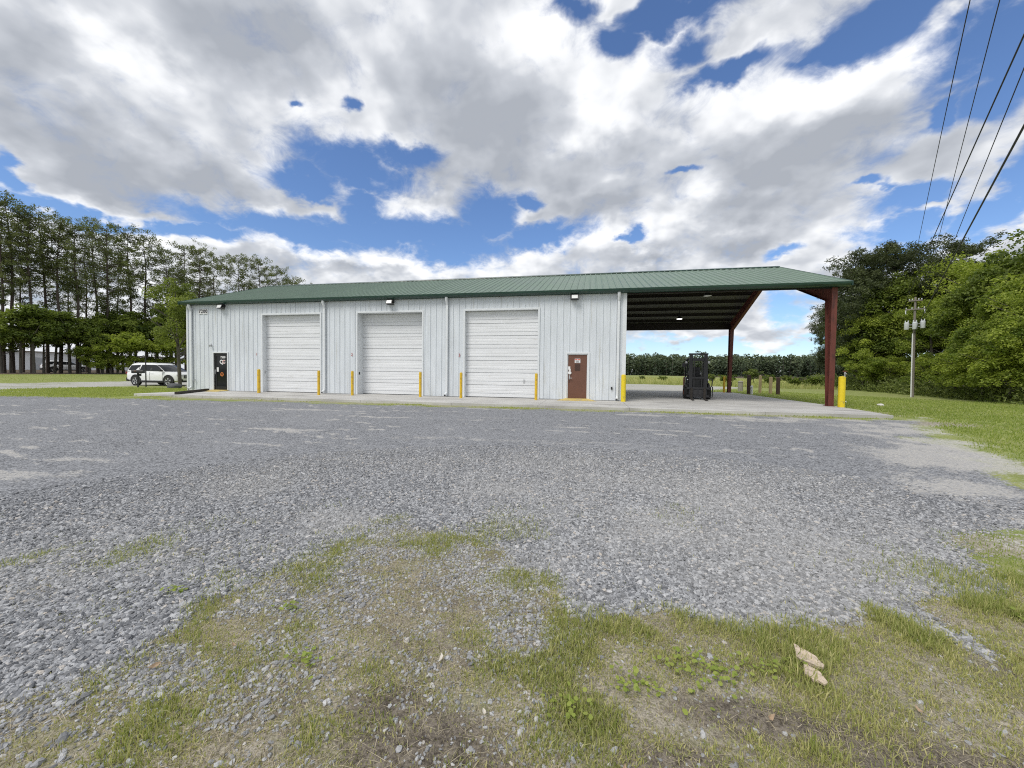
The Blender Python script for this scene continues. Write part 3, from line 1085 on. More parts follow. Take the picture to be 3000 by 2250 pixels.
def overhead_doors():
    for n, ((a, b, t), rec) in enumerate(zip(OPEN[1:4], (.25, .48, .20))):
        jamb = MB()
        jamb.box(a - .04, a, .05, rec + .10, 0, t + .04).box(b, b + .04, .05, rec + .10, 0, t + .04).box(a, b, .05, rec + .10, t, t + .04)
        d = jamb.obj('overhead_door', M['trim'], bld)
        h = t / 7.
        for k in range(7):
            z0, z1 = k * h + .004 + (.012 if k == 0 else 0), (k + 1) * h - .004
            mb = MB()
            # a sectional door leaf: flat band with shallow pressed ribs, a deep groove at a third
            prof = [(z0, .021), (z0 + .012, .021), (z0 + .018, .0), (z0 + .165, .0), (z0 + .170, .021), (z0 + .195, .021), (z0 + .200, .0), (z0 + .30, 0), (z0 + .308, .006), (z0 + .330, .006), (z0 + .338, 0),
                    (z0 + .43, 0), (z0 + .438, .006), (z0 + .46, .006), (z0 + .468, 0), (z1 - .018, .0), (z1 - .012, .021), (z1, .021)]
            vs, fs = [], []
            for z, o in prof:
                vs += [(a, rec + o, z), (b, rec + o, z)]
            for i in range(len(prof) - 1):
                fs.append((2 * i, 2 * i + 1, 2 * i + 3, 2 * i + 2))
            mb.add(vs, fs)
            mb.box(a, b, rec + .022, rec + .05, z0, z1)
            mb.obj('door_section', M['ohdoor'], d, fix=False)
        MB().box(a, b, rec - .004, rec + .06, 0.001, .014).obj('bottom_seal', M['satin'], d)
        MB().box(a + .001, b - .001, rec + .055, rec + .06, .01, t).obj('backing', M['satin'], d)
        if n == 2:
            MB().box(a + 2.95, a + 2.975, rec - .012, rec + .02, .72, .92).box(a + 3.0, a + 3.025, rec - .012, rec + .02, .72, .92).obj('lift_handle', M['galv'], d)
        MB().box(a - .012, a + .03, .10, .17, 1.05, 1.18).obj('switch_box', M['satin'] if n == 1 else M['galv'], d)
    for s, px, pz in (('1', -17.95, 2.10), ('2', -11.98, 2.10), ('3', -5.98, 2.08)):
        wall_text('painted_number', s, px, -.036, pz, .22, M['redpaint'], bld, .002)


overhead_doors()


def man_doors():
    # black glazed door
    a, b, t = OPEN[0]
    f = MB()
    f.box(a, a + .05, .0, .10, .03, t).box(b - .05, b, .0, .10, .03, t).box(a + .05, b - .05, .0, .10, t - .05, t)
    d = f.obj('glazed_door', M['black'], bld, bevel=.003)
    MB().box(a + .055, a + .15, .02, .065, .035, t - .055).box(b - .15, b - .055, .02, .065, .035, t - .055).box(a + .15, b - .15, .02, .065, t - .16, t - .055).box(a + .15, b - .15, .02, .065, .035, .25).obj('leaf_frame', M['black'], d, bevel=.003)
    MB().box(a + .15, b - .15, .040, .050, .25, t - .16).obj('pane', M['glassblack'], d)
    MB().box(a + .075, a + .10, -.035, .02, .95, 1.22).obj('handle', M['galv'], d)
    cx = (a + b) / 2
    wall_text('door_number', '7200', cx + .10, .036, 1.93, .17, M['white'], d, .006)
    wall_text('logo_letter', 'Q', cx + .0, .036, 1.66, .31, M['white'], d, .012)
    wall_text('logo_letter', 'C', cx + .16, .034, 1.66, .27, M['white'], d, .020)
    wall_text('logo_letter', 'C', cx + .16, .030, 1.66, .26, M['redprint'], d, .002)
    MB().box(a + .13, a + .28, .030, .038, 1.10, 1.35).obj('notice', M['white'], d)
    em = MB()
    em.lathe([(.070, .036), (.105, .036), (.105, .030), (.070, .030), (.070, .036)], (cx + .03, 0, .95), 'y', 20)
    em.obj('round_emblem', M['orange'], d, fix=True)
    MB().lathe([(.0, .034), (.03, .034), (.03, .030), (.0, .030)], (cx + .03, 0, .95), 'y', 12).obj('emblem_centre', M['orange'], d)
    for k in range(10):
        q = k * .6283
        MB().lathe([(.0, .033), (.013, .033), (.013, .029), (.0, .029)], (cx + .03 + .117 * math.cos(q), 0, .95 + .117 * math.sin(q)), 'y', 6).obj('emblem_leaf', M['orange'], d)
    # brown steel door
    a, b, t = OPEN[4]
    d = MB().box(a, a + .045, -.01, .10, .03, t).box(b - .045, b, -.01, .10, .03, t).box(a + .045, b - .045, -.01, .10, t - .045, t).obj('steel_door', M['trim'], bld)
    MB().box(a + .048, b - .048, .02, .065, .035, t - .05).obj('leaf', M['brown'], d, bevel=.003)
    cx = (a + b) / 2
    MB().box(cx - .13, cx + .13, .010, .019, 1.74, 1.94).obj('notice', M['white'], d)
    MB().box(cx - .12, cx - .01, .006, .0098, 1.875, 1.925).box(cx + .01, cx + .12, .006, .0098, 1.875, 1.925).obj('notice_heading', M['redprint'], d)
    for q in range(4):
        MB().box(cx - .09 + .012 * (q % 2), cx + .09 - .02 * (q % 3), .006, .0098, 1.84 - .027 * q, 1.85 - .027 * q).obj('notice_line', M['ink'], d)
    MB().box(cx - .12, cx + .12, .008, .019, 1.38, 1.70).obj('grille', M['browndark'], d)
    for q in range(9):
        MB().box(cx - .105, cx + .105, .002, .0075, 1.40 + .032 * q, 1.412 + .032 * q).obj('slat', M['browndark'], d)
    MB().box(a + .055, a + .155, -.02, .019, 1.42, 1.57).box(a + .085, a + .175, -.025, .019, 1.36, 1.46).obj('keypad', M['white'], d, bevel=.006)
    MB().lathe([(0, -.03), (.07, -.03), (.082, -.015), (.082, .019)], (a + .13, 0, 1.27), 'y', 18).obj('alarm_disc', M['white'], d, smooth=True)
    MB().box(a + .09, a + .15, -.005, .019, .96, 1.15).box(a + .10, a + .25, -.065, -.045, 1.01, 1.035).box(a + .105, a + .125, -.05, -.003, 1.012, 1.033).obj('lever_handle', M['galv'], d, bevel=.003)
    MB().box(a + .095, a + .125, .008, .0188, .80, .95).obj('scuff_plate', M['browndark'], d)


man_doors()


def roof():
    base = MB()
    r = base.prism([(-.28, EAVE - .075), (RY, RIDGE - .052), (RY, RIDGE - .045), (-.28, EAVE - .068)], 'x', XL + .01, XR - .01)
    r.prism([(DEP + .28, EAVE - .075), (RY, RIDGE - .052), (RY, RIDGE - .045), (DEP + .28, EAVE - .068)], 'x', XL + .01, XR - .01)
    r = r.obj('roof', M['insul'], bld)
    for side in (0, 1):
        x = XL
        i = 0
        while x < XR - .1:
            e = min(x + 3 * RIB, XR)
            if XR - e < .25: e = XR
            lap = .003 * (i % 2)
            mb = MB()
            def f(X, o, t):
                if side == 0:
                    y = -.35 + (RY + .35) * t
                else:
                    y = DEP + .35 - (RY + .35) * t
                return (X, y, EAVE + SL * (RY + .35) * t - .03 + o * 1.15 + lap)
            sheet(mb, rib_profile(x, e, .034), f)
            mb.obj('roof_panel', M['roof'], r, fix=False)
            x = e
            i += 1
    # ridge cap, with a notched look from the closures between the ribs
    MB().prism([(RY - .22, RIDGE - .075), (RY - .20, RIDGE - .025), (RY, RIDGE + .045), (RY + .20, RIDGE - .025), (RY + .22, RIDGE - .075), (RY, RIDGE + .02)], 'x', XL - .01, XR + .01).obj('ridge_cap', M['green'], r)
    for x0, x1 in ((XL - .035, XL + .0), (XR - .0, XR + .035)):
        mb = MB()
        for s in (0, 1):
            ys = (-.36, RY) if s == 0 else (DEP + .36, RY)
            mb.prism([(ys[0], EAVE - .16), (ys[1], RIDGE - .16), (ys[1], RIDGE + .02), (ys[0], EAVE + .02)], 'x', x0, x1)
        mb.obj('rake_trim', M['green'], r)
    # gutters front and back
    for s in (0, 1):
        g = [(-.06, 4.955), (-.24, 4.955), (-.34, 5.02), (-.36, 5.105), (-.33, 5.105), (-.31, 5.03), (-.23, 4.975), (-.06, 4.975)]
        if s: g = [(DEP - y, z) for y, z in g]
        MB().prism(g, 'x', XL - .04, XR + .04).obj('gutter', M['green'], r, bevel=.004)
    MB().box(XL + .01, XR - .02, -.059, -.05, 4.94, 5.06).obj('eave_trim', M['green'], r)
    # rear eave header over the canopy
    MB().box(WR + .05, XR - .25, DEP - .12, DEP - .04, 4.56, 5.06).obj('eave_beam', M['purlin'], r)
    # purlins of the canopy
    for k, y in enumerate([.45, 1.3, 2.1, 2.95, 3.75, 4.6, 5.4, 6.75, 7.55, 8.4, 9.25, 10.1, 10.9, 11.7]):
        zt = RIDGE - SL * abs(y - RY) - .085
        MB().prism([(y, zt), (y + .07, zt - .02), (y + .07, zt - .03), (y + .008, zt - .012), (y + .008, zt - .205), (y - .06, zt - .205), (y - .06, zt - .215), (y, zt - .215)], 'x', WR + .02, XR - .22).obj('purlin', M['purlin'], r)
    MB().box(WR + .05, XR - .22, .02, .09, 4.90, 5.05).obj('front_eave_strut', M['purlin'], r)


roof()


def frames():
    """rigid frames of red oxide steel: tapered columns and rafters with flanges"""
    for x in (10.33,):
        w = .10
        fr = empty('steel_frame')
        fr.parent = bld
        for s in (0, 1):
            Y = (lambda y: y) if s == 0 else (lambda y: DEP - y)
            zt = 4.945
            # column: outer flange upright, inner flange leaning in
            web = MB().prism([(Y(.0), .02), (Y(.20), .02), (Y(.46), 4.47), (Y(.46), EAVE + SL * (.35 + .46) - .331), (Y(.0), EAVE + SL * .35 - .331)], 'x', x - .006, x + .006)
            c = web.obj('column', M['red'], fr)
            MB().prism([(Y(-.014), .02), (Y(.0), .02), (Y(.0), zt), (Y(-.014), zt)], 'x', x - w, x + w).obj('outer_flange', M['red'], c)
            MB().prism([(Y(.20), .02), (Y(.214), .02), (Y(.474), 4.47), (Y(.46), 4.47)], 'x', x - w, x + w).obj('inner_flange', M['red'], c)
            MB().box(x - .14, x + .14, min(Y(-.05), Y(.28)), max(Y(-.05), Y(.28)), .0, .02).obj('base_plate', M['red'], c)
            zr0 = EAVE + SL * .35 - .33
            rw = MB().prism([(Y(.461), 4.47), (Y(RY), RIDGE - .64), (Y(RY), RIDGE - .30), (Y(.461), zr0 + SL * .461)], 'x', x - .006, x + .006)
            q = rw.obj('rafter', M['red'], fr)
            MB().prism([(Y(.44), 4.455), (Y(RY), RIDGE - .655), (Y(RY), RIDGE - .641), (Y(.44), 4.469)], 'x', x - w, x + w).obj('lower_flange', M['red'], q)
            MB().prism([(Y(.0), zr0 + .001), (Y(RY), RIDGE - .299), (Y(RY), RIDGE - .285), (Y(.0), zr0 + .015)], 'x', x - w, x + w).obj('upper_flange', M['red'], q)


frames()


def downspouts():
    for x, t in ((-22.42, 0), (-13.6, 0), (-6.63, 1), (1.68, 1)):
        d = MB()
        d.box(x - .055, x + .055, -.125, -.045, .26, 4.62)
        d = d.obj('downspout', M['trim'], bld, bevel=.008)
        MB().tube([(x, -.20, 4.97), (x, -.19, 4.86), (x, -.12, 4.72), (x, -.085, 4.60)], [.075, .075, .068, .062], 8).obj('outlet', M['trim'], d, smooth=True)
        MB().tube([(x, -.085, .30), (x, -.09, .20), (x - .01, -.16, .12), (x - .02, -.26, .085)], [.062, .064, .066, .068], 8).obj('elbow', M['trim'], d, smooth=True)
        MB().lathe([(.0, 0), (.055, 0)], (0, 0, 0), 'y', 10).obj('mouth', M['satin'], d).location = (x - .021, -.263, .085)
        MB().box(x - .062, x + .062, -.13, -.04, 2.9, 2.93).obj('strap', M['trim'], d)
    # little fittings on the wall
    MB().cyl((-21.03, -.03, 2.62), (-21.03, -.16, 2.58), .05, .06, 10).box(-21.07, -20.99, -.035, -.03, 2.55, 2.70).obj('wall_sensor', M['galv'], bld, smooth=True)
    MB().cyl((-22.2, -.03, .62), (-22.2, -.12, .62), .018, n=8).cyl((-22.2, -.11, .66), (-22.2, -.11, .52), .022, n=8).obj('tap', M['galv'], bld)
    MB().box(1.40, 1.47, -.07, -.03, .52, .64).obj('socket_box', M['satin'], bld)


downspouts()


def wall_fixtures():
    for (x, z), w in zip(((-20.20, 4.80), (-9.7, 4.80), (-.31, 4.80)), ('above the black door', 'above the middle overhead door', 'above the brown door')):
        f = empty('flood_light', (x, -.03, z), 0, 'black wall flood light with pale lens ' + w, 'flood light', 'flood lights under the eave')
        MB().box(-.17, .17, -.20, .0, -.02, .11).add([(-.17, -.20, .11), (.17, -.20, .11), (.17, -.27, -.09), (-.17, -.27, -.09), (-.17, -.02, -.11), (.17, -.02, -.11)],
             [(0, 1, 2, 3), (3, 2, 5, 4)]).obj('housing', M['black'], f)
        MB().prism([(-.20, .112), (-.205, .112), (-.30, -.10), (-.02, -.13), (-.02, -.12), (-.28, -.09)], 'x', -.175, .175).obj('hood', M['black'], f)
        MB().add([(-.135, -.222, .085), (.135, -.222, .085), (.135, -.302, -.085), (-.135, -.302, -.085)], [(0, 1, 2, 3)]).obj('lens', M['lens'], f)
    s = empty('number_plate', (-21.59, -.036, 4.57), 0, 'white plate reading 7200 high on the left end of the front wall', 'number plate')
    MB().box(-.32, .32, -.012, .0, -.135, .135).obj('plate', M['white'], s, bevel=.003)
    for k, ch in enumerate('7200'):
        wall_text('digit', ch, -.235 + .157 * k, -.016, 0.0, .28, M['ink'], s, .009)
    # high-bay lamps under the canopy
    for (x, y, z, lit) in ((6.42, 10.1, 5.10, True), (6.02, 2.1, 5.12, False)):
        zr = RIDGE - SL * abs(y - RY) - .30
        l = empty('high_bay_lamp', (x, y, z), 0, 'lit round lamp hanging under the canopy roof' if lit else 'unlit dark round lamp hanging near the front eave of the canopy', 'lamp', 'lamps under the canopy')
        MB().cyl((0, 0, .3), (0, 0, zr - z + .02), .02, n=6).obj('rod', M['satin'], l)
        MB().lathe([(.03, .34), (.10, .30), (.12, .12), (.2, .05), (.2, .0), (.185, .0)], n=18).obj('housing', M['satin'], l, smooth=True)
        em = mat('lamp_glow' if lit else 'lamp_glass', (.8, .8, .78), .4, emit=((1, .98, .92), 4.) if lit else None)
        MB().lathe([(.0, -.012), (.10, -.010), (.185, .004)], n=18).obj('diffuser', em, l, smooth=True)


wall_fixtures()


def bollards():
    data = [(-16.86, -1.0, .078, 1.24, 'yellow', 'yellow bollard left of the first overhead door'), (-12.95, -1.35, .066, 1.21, 'yellow', 'yellow bollard right of the first overhead door, beside a downspout'),
            (-11.30, -1.0, .066, 1.21, 'yellow', 'yellow bollard left of the middle overhead door'), (-7.69, -.85, .066, 1.2, 'yellow', 'yellow bollard right of the middle overhead door'),
            (-5.57, -.94, .066, 1.2, 'yellow', 'yellow bollard left of the third overhead door, below the painted 3'), (-1.97, -.88, .068, 1.2, 'yellow', 'yellow bollard right of the third overhead door'),
            (1.93, -.42, .104, 1.19, 'yellow2', 'thick bright yellow bollard at the corner of the wall and the canopy'), (10.50, -.38, .118, 1.22, 'yellow2', 'very thick bright yellow bollard beside the front red column'),
            (9.98, 12.05, .075, 1.15, 'yellow', 'yellow bollard beside the rear red column')]
    for x, y, r, h, m, lab in data:
        b = empty('bollard', (x, y, 0), 0, lab, 'bollard', 'yellow bollards along the building')
        MB().lathe([(0, 0), (r, 0), (r, h), (0, h)], n=20).obj('post', M[m], b, smooth=True)
        MB().lathe([(r - .008, h - .002), (r - .012, h + .012), (r * .6, h + .03), (0, h + .038)], n=20).obj('cap', M['yellow_old'] if m == 'yellow' else M[m], b, smooth=True)
    # pipe with valve behind the thick bollard
    v = empty('water_tap', (10.72, -.15, 0), 0, 'grey standpipe tap rising behind the thick right bollard', 'tap')
    MB().cyl((0, 0, 0), (0, 0, 1.36), .022, n=8).obj('pipe', M['galv'], v)
    MB().cyl((0, 0, 1.34), (0, 0, 1.43), .032, n=10).cyl((0, 0, 1.40), (.0, -.10, 1.36), .022, n=8).obj('valve', M['galv'], v, smooth=True)
    MB().box(-.08, .08, -.012, .012, 1.465, 1.48).obj('handle', M['redpaint'], v)


bollards()


def thresholds():
    a, b, _ = OPEN[0]
    t = MB().add([(a - .5, -1.0, .004), (b + .35, -1.0, .004), (b + .05, -.05, .06), (a - .05, -.05, .06), (a - .05, .10, .03), (b + .05, .10, .03)], [(0, 1, 2, 3), (3, 2, 5, 4), (0, 3, 4), (1, 5, 2)]).obj('door_ramp', M['yellow_old'])
    tag(t, 'faded yellow concrete ramp at the black glazed door', 'ramp', 'yellow door ramps')
    a, b, _ = OPEN[4]
    t = MB().add([(a - .42, -.80, .004), (b + .42, -.80, .004), (b + .05, -.06, .07), (a - .05, -.06, .07), (a - .05, .10, .03), (b + .05, .10, .03)], [(0, 1, 2, 3), (3, 2, 5, 4), (0, 3, 4), (1, 5, 2)]).obj('door_ramp', M['yellow_old'])
    tag(t, 'yellow painted concrete ramp at the brown door', 'ramp', 'yellow door ramps')
    k = MB()
    A, Bp = Vector((-20.95, -.35, .0)), Vector((-19.0, -3.55, .0))
    d = (Bp - A).normalized()
    n = Vector((d.y, -d.x, 0))
    L = (Bp - A).length
    Mx = Matrix(((d.x, n.x, 0, A.x), (d.y, n.y, 0, A.y), (0, 0, 1, 0), (0, 0, 0, 1)))
    k.box(0, L, -.075, .075, .0, .13, Mx)
    tag(k.obj('timber_beam', M['timber'], bevel=.012), 'dark timber beam lying on the slab in front of the black door', 'beam')


thresholds()


# ------------------------------------------------------------------ vehicles
M['carwhite'] = mat('car_white', (.87, .88, .89), .22, 0, spec=.6)
M['carblack'] = mat('car_cladding', (.014, .014, .015), .6)
M['carglass'] = mat('car_glass', (.010, .012, .014), .06, 0, spec=.35)
M['tyre'] = mat('tyre_rubber', (.017, .017, .017), .85, bump=.3, bscale=30)
M['alloy'] = mat('alloy_wheel', (.58, .59, .60), .3, .7)
M['headlamp'] = mat('headlamp', (.55, .57, .60), .12, 0, spec=.8)
M['tail'] = mat('tail_lamp', (.22, .012, .012), .2)


def make_suv():
    c = empty('parked_suv')
    # lower body lofted from stations (x, z bottom, z top, half width)
    st = [(-2.56, .62, .92, .70), (-2.52, .48, 1.04, .84), (-2.38, .38, 1.10, .94), (-2.0, .32, 1.13, .99), (-1.0, .27, 1.12, 1.0), (.2, .27, 1.10, 1.0), (1.15, .27, 1.09, 1.0),
          (1.75, .28, 1.07, .985), (2.15, .30, 1.03, .95), (2.36, .36, .98, .88), (2.47, .44, .88, .78), (2.50, .52, .78, .70)]
    vs, fs = [], []
    for x, b, t, w in st:
        h = t - b
        ring = [(0, b), (w * .80, b), (w * .97, b + h * .16), (w * .985, b + h * .36), (w, b + h * .62), (w * .985, b + h * .80), (w * .93, t - .02), (w * .80, t + .012), (0, t + .03)]
        vs += [(x, y, z) for y, z in ring] + [(x, -y, z) for y, z in ring[-2:0:-1]]
    n = 16
    for i in range(len(st) - 1):
        for j in range(n):
            fs.append((i * n + j, i * n + (j + 1) % n, (i + 1) * n + (j + 1) % n, (i + 1) * n + j))
    fs += [tuple(range(n)), tuple(range((len(st) - 1) * n, len(st) * n))]
    body = MB().add(vs, fs).obj('body', M['carwhite'], c, smooth=True)
    # greenhouse
    lev = [(1.09, -2.46, 1.30, .93), (1.30, -2.40, .98, .875), (1.52, -2.30, .58, .80), (1.67, -2.20, .24, .745), (1.745, -2.06, -.10, .68), (1.775, -1.7, -.55, .55)]
    vs, fs = [], []
    def ringat(z, x0, x1, w):
        L = x1 - x0
        return [(x0, -w * .80, z), (x0 + .10, -w, z), (x0 + L * .33, -w, z), (x0 + L * .66, -w, z), (x1 - .18, -w * .97, z), (x1, -w * .72, z), (x1 + .03, 0, z), (x1, w * .72, z), (x1 - .18, w * .97, z), (x0 + L * .66, w, z), (x0 + L * .33, w, z), (x0 + .10, w, z), (x0, w * .80, z)]
    for z, x0, x1, w in lev: vs += ringat(z, x0, x1, w)
    n = 13
    for i in range(len(lev) - 1):
        for j in range(n):
            fs.append((i * n + j, i * n + (j + 1) % n, (i + 1) * n + (j + 1) % n, (i + 1) * n + j))
    fs.append(tuple(range((len(lev) - 1) * n, len(lev) * n)))
    MB().add(vs, fs).obj('roof_shell', M['carwhite'], c, smooth=True)
    def side(x, z, s, off=.012):
        zs = [l[0] for l in lev]
        w = np.interp(z, zs, [l[3] for l in lev])
        return (x, s * (w + off), z)
    for s in (-1, 1):
        for nm, poly in (('front_side_window', [(-.12, 1.15), (1.02, 1.15), (.40, 1.55), (.22, 1.615), (-.12, 1.63)]), ('rear_side_window', [(-1.22, 1.15), (-.20, 1.15), (-.20, 1.63), (-1.12, 1.63)]),
                         ('quarter_window', [(-2.28, 1.20), (-1.62, 1.17), (-1.30, 1.50), (-1.33, 1.615), (-2.12, 1.58)])):
            MB().add([side(x, z, s) for x, z in poly], [tuple(range(len(poly)))]).obj(nm, M['carglass'], c)
        for x in (-.16, -1.28):
            MB().add([side(x - .03, 1.15, s, .010), side(x + .03, 1.15, s, .010), side(x + .03, 1.63, s, .010), side(x - .03, 1.63, s, .010)], [(0, 1, 2, 3)]).obj('door_pillar', M['carblack'], c)
        MB().box(-1.9, .0, s * .60 - .02, s * .60 + .02, 1.775, 1.80).obj('roof_rail', M['alloy'], c, bevel=.008)
        m = MB().box(.92, 1.10, s * 1.0, s * 1.20, 1.12, 1.26).obj('mirror', M['carblack'] if s < 0 else M['carwhite'], c, bevel=.03)
        for x in (.05, -1.02):
            MB().box(x - .12, x + .12, s * .997 - .012, s * .997 + .012, .93, .965).obj('door_handle', M['carwhite'], c, bevel=.006)
        for x in (1.02, -.16, -1.26):
            MB().box(x - .006, x + .006, s * 1.0 - .004, s * 1.0 + .004, .42, 1.08).obj('door_gap', M['carblack'], c)
        MB().box(-1.0, 1.10, s * .985 - .03, s * .985 + .03, .25, .40).obj('sill_cladding', M['carblack'], c, bevel=.02)
        MB().box(-.95, 1.05, s * 1.012 - .008, s * 1.012 + .008, .41, .435).obj('sill_trim', M['alloy'], c)
        h = MB().add([(2.20, s * .90, .90), (2.40, s * .82, .87), (2.475, s * .62, .84), (2.475, s * .62, .76), (2.42, s * .80, .77), (2.22, s * .92, .80)], [(0, 1, 2, 3, 4, 5)])
        h.v = [(x + .035, y * 1.035, z) for x, y, z in h.v]
        h.obj('headlight', M['headlamp'], c)
        MB().box(-2.56, -2.40, s * .80 - .10, s * .80 + .10, .90, 1.06).obj('tail_light', M['tail'], c, bevel=.02)
        MB().box(2.36, 2.49, s * .74 - .10, s * .74 + .10, .42, .56).obj('lower_intake', M['carblack'], c, bevel=.02)
        for x in (1.55, -1.47):
            y = s * .905
            # wheel well: dark disc and cladding arch, then the wheel
            MB().lathe([(0, 0), (.425, 0), (.425, .02), (0, .02)], (x, s * 1.004 - .010, .39), 'y', 24).obj('wheel_well', M['carblack'], c)
            arc = MB()
            for k in range(14):
                t0, t1 = R(-8 + k * 14), R(-8 + (k + 1) * 14)
                P = [(x + r * math.cos(t), s * yy, .39 + r * math.sin(t)) for t in (t0, t1) for r, yy in ((.40, 1.018), (.485, 1.020))]
                arc.add(P + [(p[0], s * .94, p[2]) for p in P], [(0, 1, 3, 2), (1, 5, 7, 3), (0, 2, 6, 4)])
            arc.obj('wheel_arch', M['carblack'], c)
            ty = MB().lathe([(.25, -.115), (.34, -.125), (.378, -.10), (.385, 0), (.378, .10), (.34, .125), (.25, .115)], (0, 0, 0), 'y', 28).obj('wheel', M['tyre'], c, smooth=True, loc=(x, y, .385))
            MB().lathe([(.0, s * .06), (.06, s * .075), (.07, s * .06), (.075, s * .02), (.235, s * .01), (.245, s * .10), (.265, s * .12)], (0, 0, 0), 'y', 28).obj('rim', M['satin'], ty, smooth=True)
            sp = MB()
            for k in range(5):
                a = k * 2 * math.pi / 5 + .3
                for da in (-.16, .16):
                    p0 = (.05 * math.cos(a), .05 * math.sin(a))
                    p1 = (.255 * math.cos(a + da), .255 * math.sin(a + da))
                    nx, ny = -math.sin(a) * .016, math.cos(a) * .016
                    q = [(p0[0] - nx, p0[1] - ny), (p1[0] - nx * 1.5, p1[1] - ny * 1.5), (p1[0] + nx * 1.5, p1[1] + ny * 1.5), (p0[0] + nx, p0[1] + ny)]
                    sp.prism(q, 'y', s * .085, s * .115)
            sp.lathe([(.243, s * .10), (.268, s * .128), (.272, s * .10)], (0, 0, 0), 'y', 28)
            sp.obj('spokes', M['alloy'], ty)
    MB().add([(1.27, -.62, 1.125), (1.27, .62, 1.125), (.44, .56, 1.595), (.33, 0, 1.65), (.44, -.56, 1.595)], [(0, 1, 2, 3, 4)]).obj('windscreen_core', M['carglass'], c)
    ws = MB()
    zz = [1.12, 1.30, 1.52, 1.64]
    rows = []
    for z in zz:
        x1 = np.interp(z, [l[0] for l in lev], [l[2] for l in lev]); w = np.interp(z, [l[0] for l in lev], [l[3] for l in lev])
        rows.append([(x1 - .15, -w * .955, z), (x1 + .015, -w * .71, z), (x1 + .045, 0, z), (x1 + .015, w * .71, z), (x1 - .15, w * .955, z)])
    k = 5
    ws.add([p for r_ in rows for p in r_], [(i * k + j, i * k + j + 1, (i + 1) * k + j + 1, (i + 1) * k + j) for i in range(3) for j in range(4)])
    ws.obj('windscreen', M['carglass'], c, smooth=True)
    MB().add([(-2.475, -.68, 1.16), (-2.475, .68, 1.16), (-2.26, .60, 1.63), (-2.26, -.60, 1.63)], [(0, 1, 2, 3)]).obj('rear_window', M['carglass'], c)
    MB().box(2.43, 2.515, -.60, .60, .60, .86).obj('grille', M['carblack'], c, bevel=.02)
    for k in range(4):
        MB().box(2.515, 2.525, -.56, .56, .63 + .055 * k, .645 + .055 * k).obj('grille_bar', M['alloy'], c)
    MB().box(2.40, 2.53, -.72, .72, .30, .42).obj('front_skid', M['carblack'], c, bevel=.03)
    MB().box(-2.60, -2.40, -.86, .86, .34, .62).obj('rear_bumper', M['carblack'], c, bevel=.04)
    return c


suv = make_suv()
TH = R(2)
rw = Vector((-34.29, 5.23))
off = Vector((math.cos(TH) * -1.47 - math.sin(TH) * -.90, math.sin(TH) * -1.47 + math.cos(TH) * -.90))
sx, sy = rw.x - off.x, rw.y - off.y
suv.location = (sx, sy, hz(sx, sy))
suv.rotation_euler = (0, 0, TH)
tag(suv, 'white SUV with black trim parked left of the building corner', 'car', 'parked white cars')
far_car = copy_tree(suv)
far_car.location = (-79.5, 26.5, hz(-79.5, 26.5))
far_car.rotation_euler = (0, 0, R(70))
tag(far_car, 'distant white car half hidden behind the pine trunks', 'car', 'parked white cars')


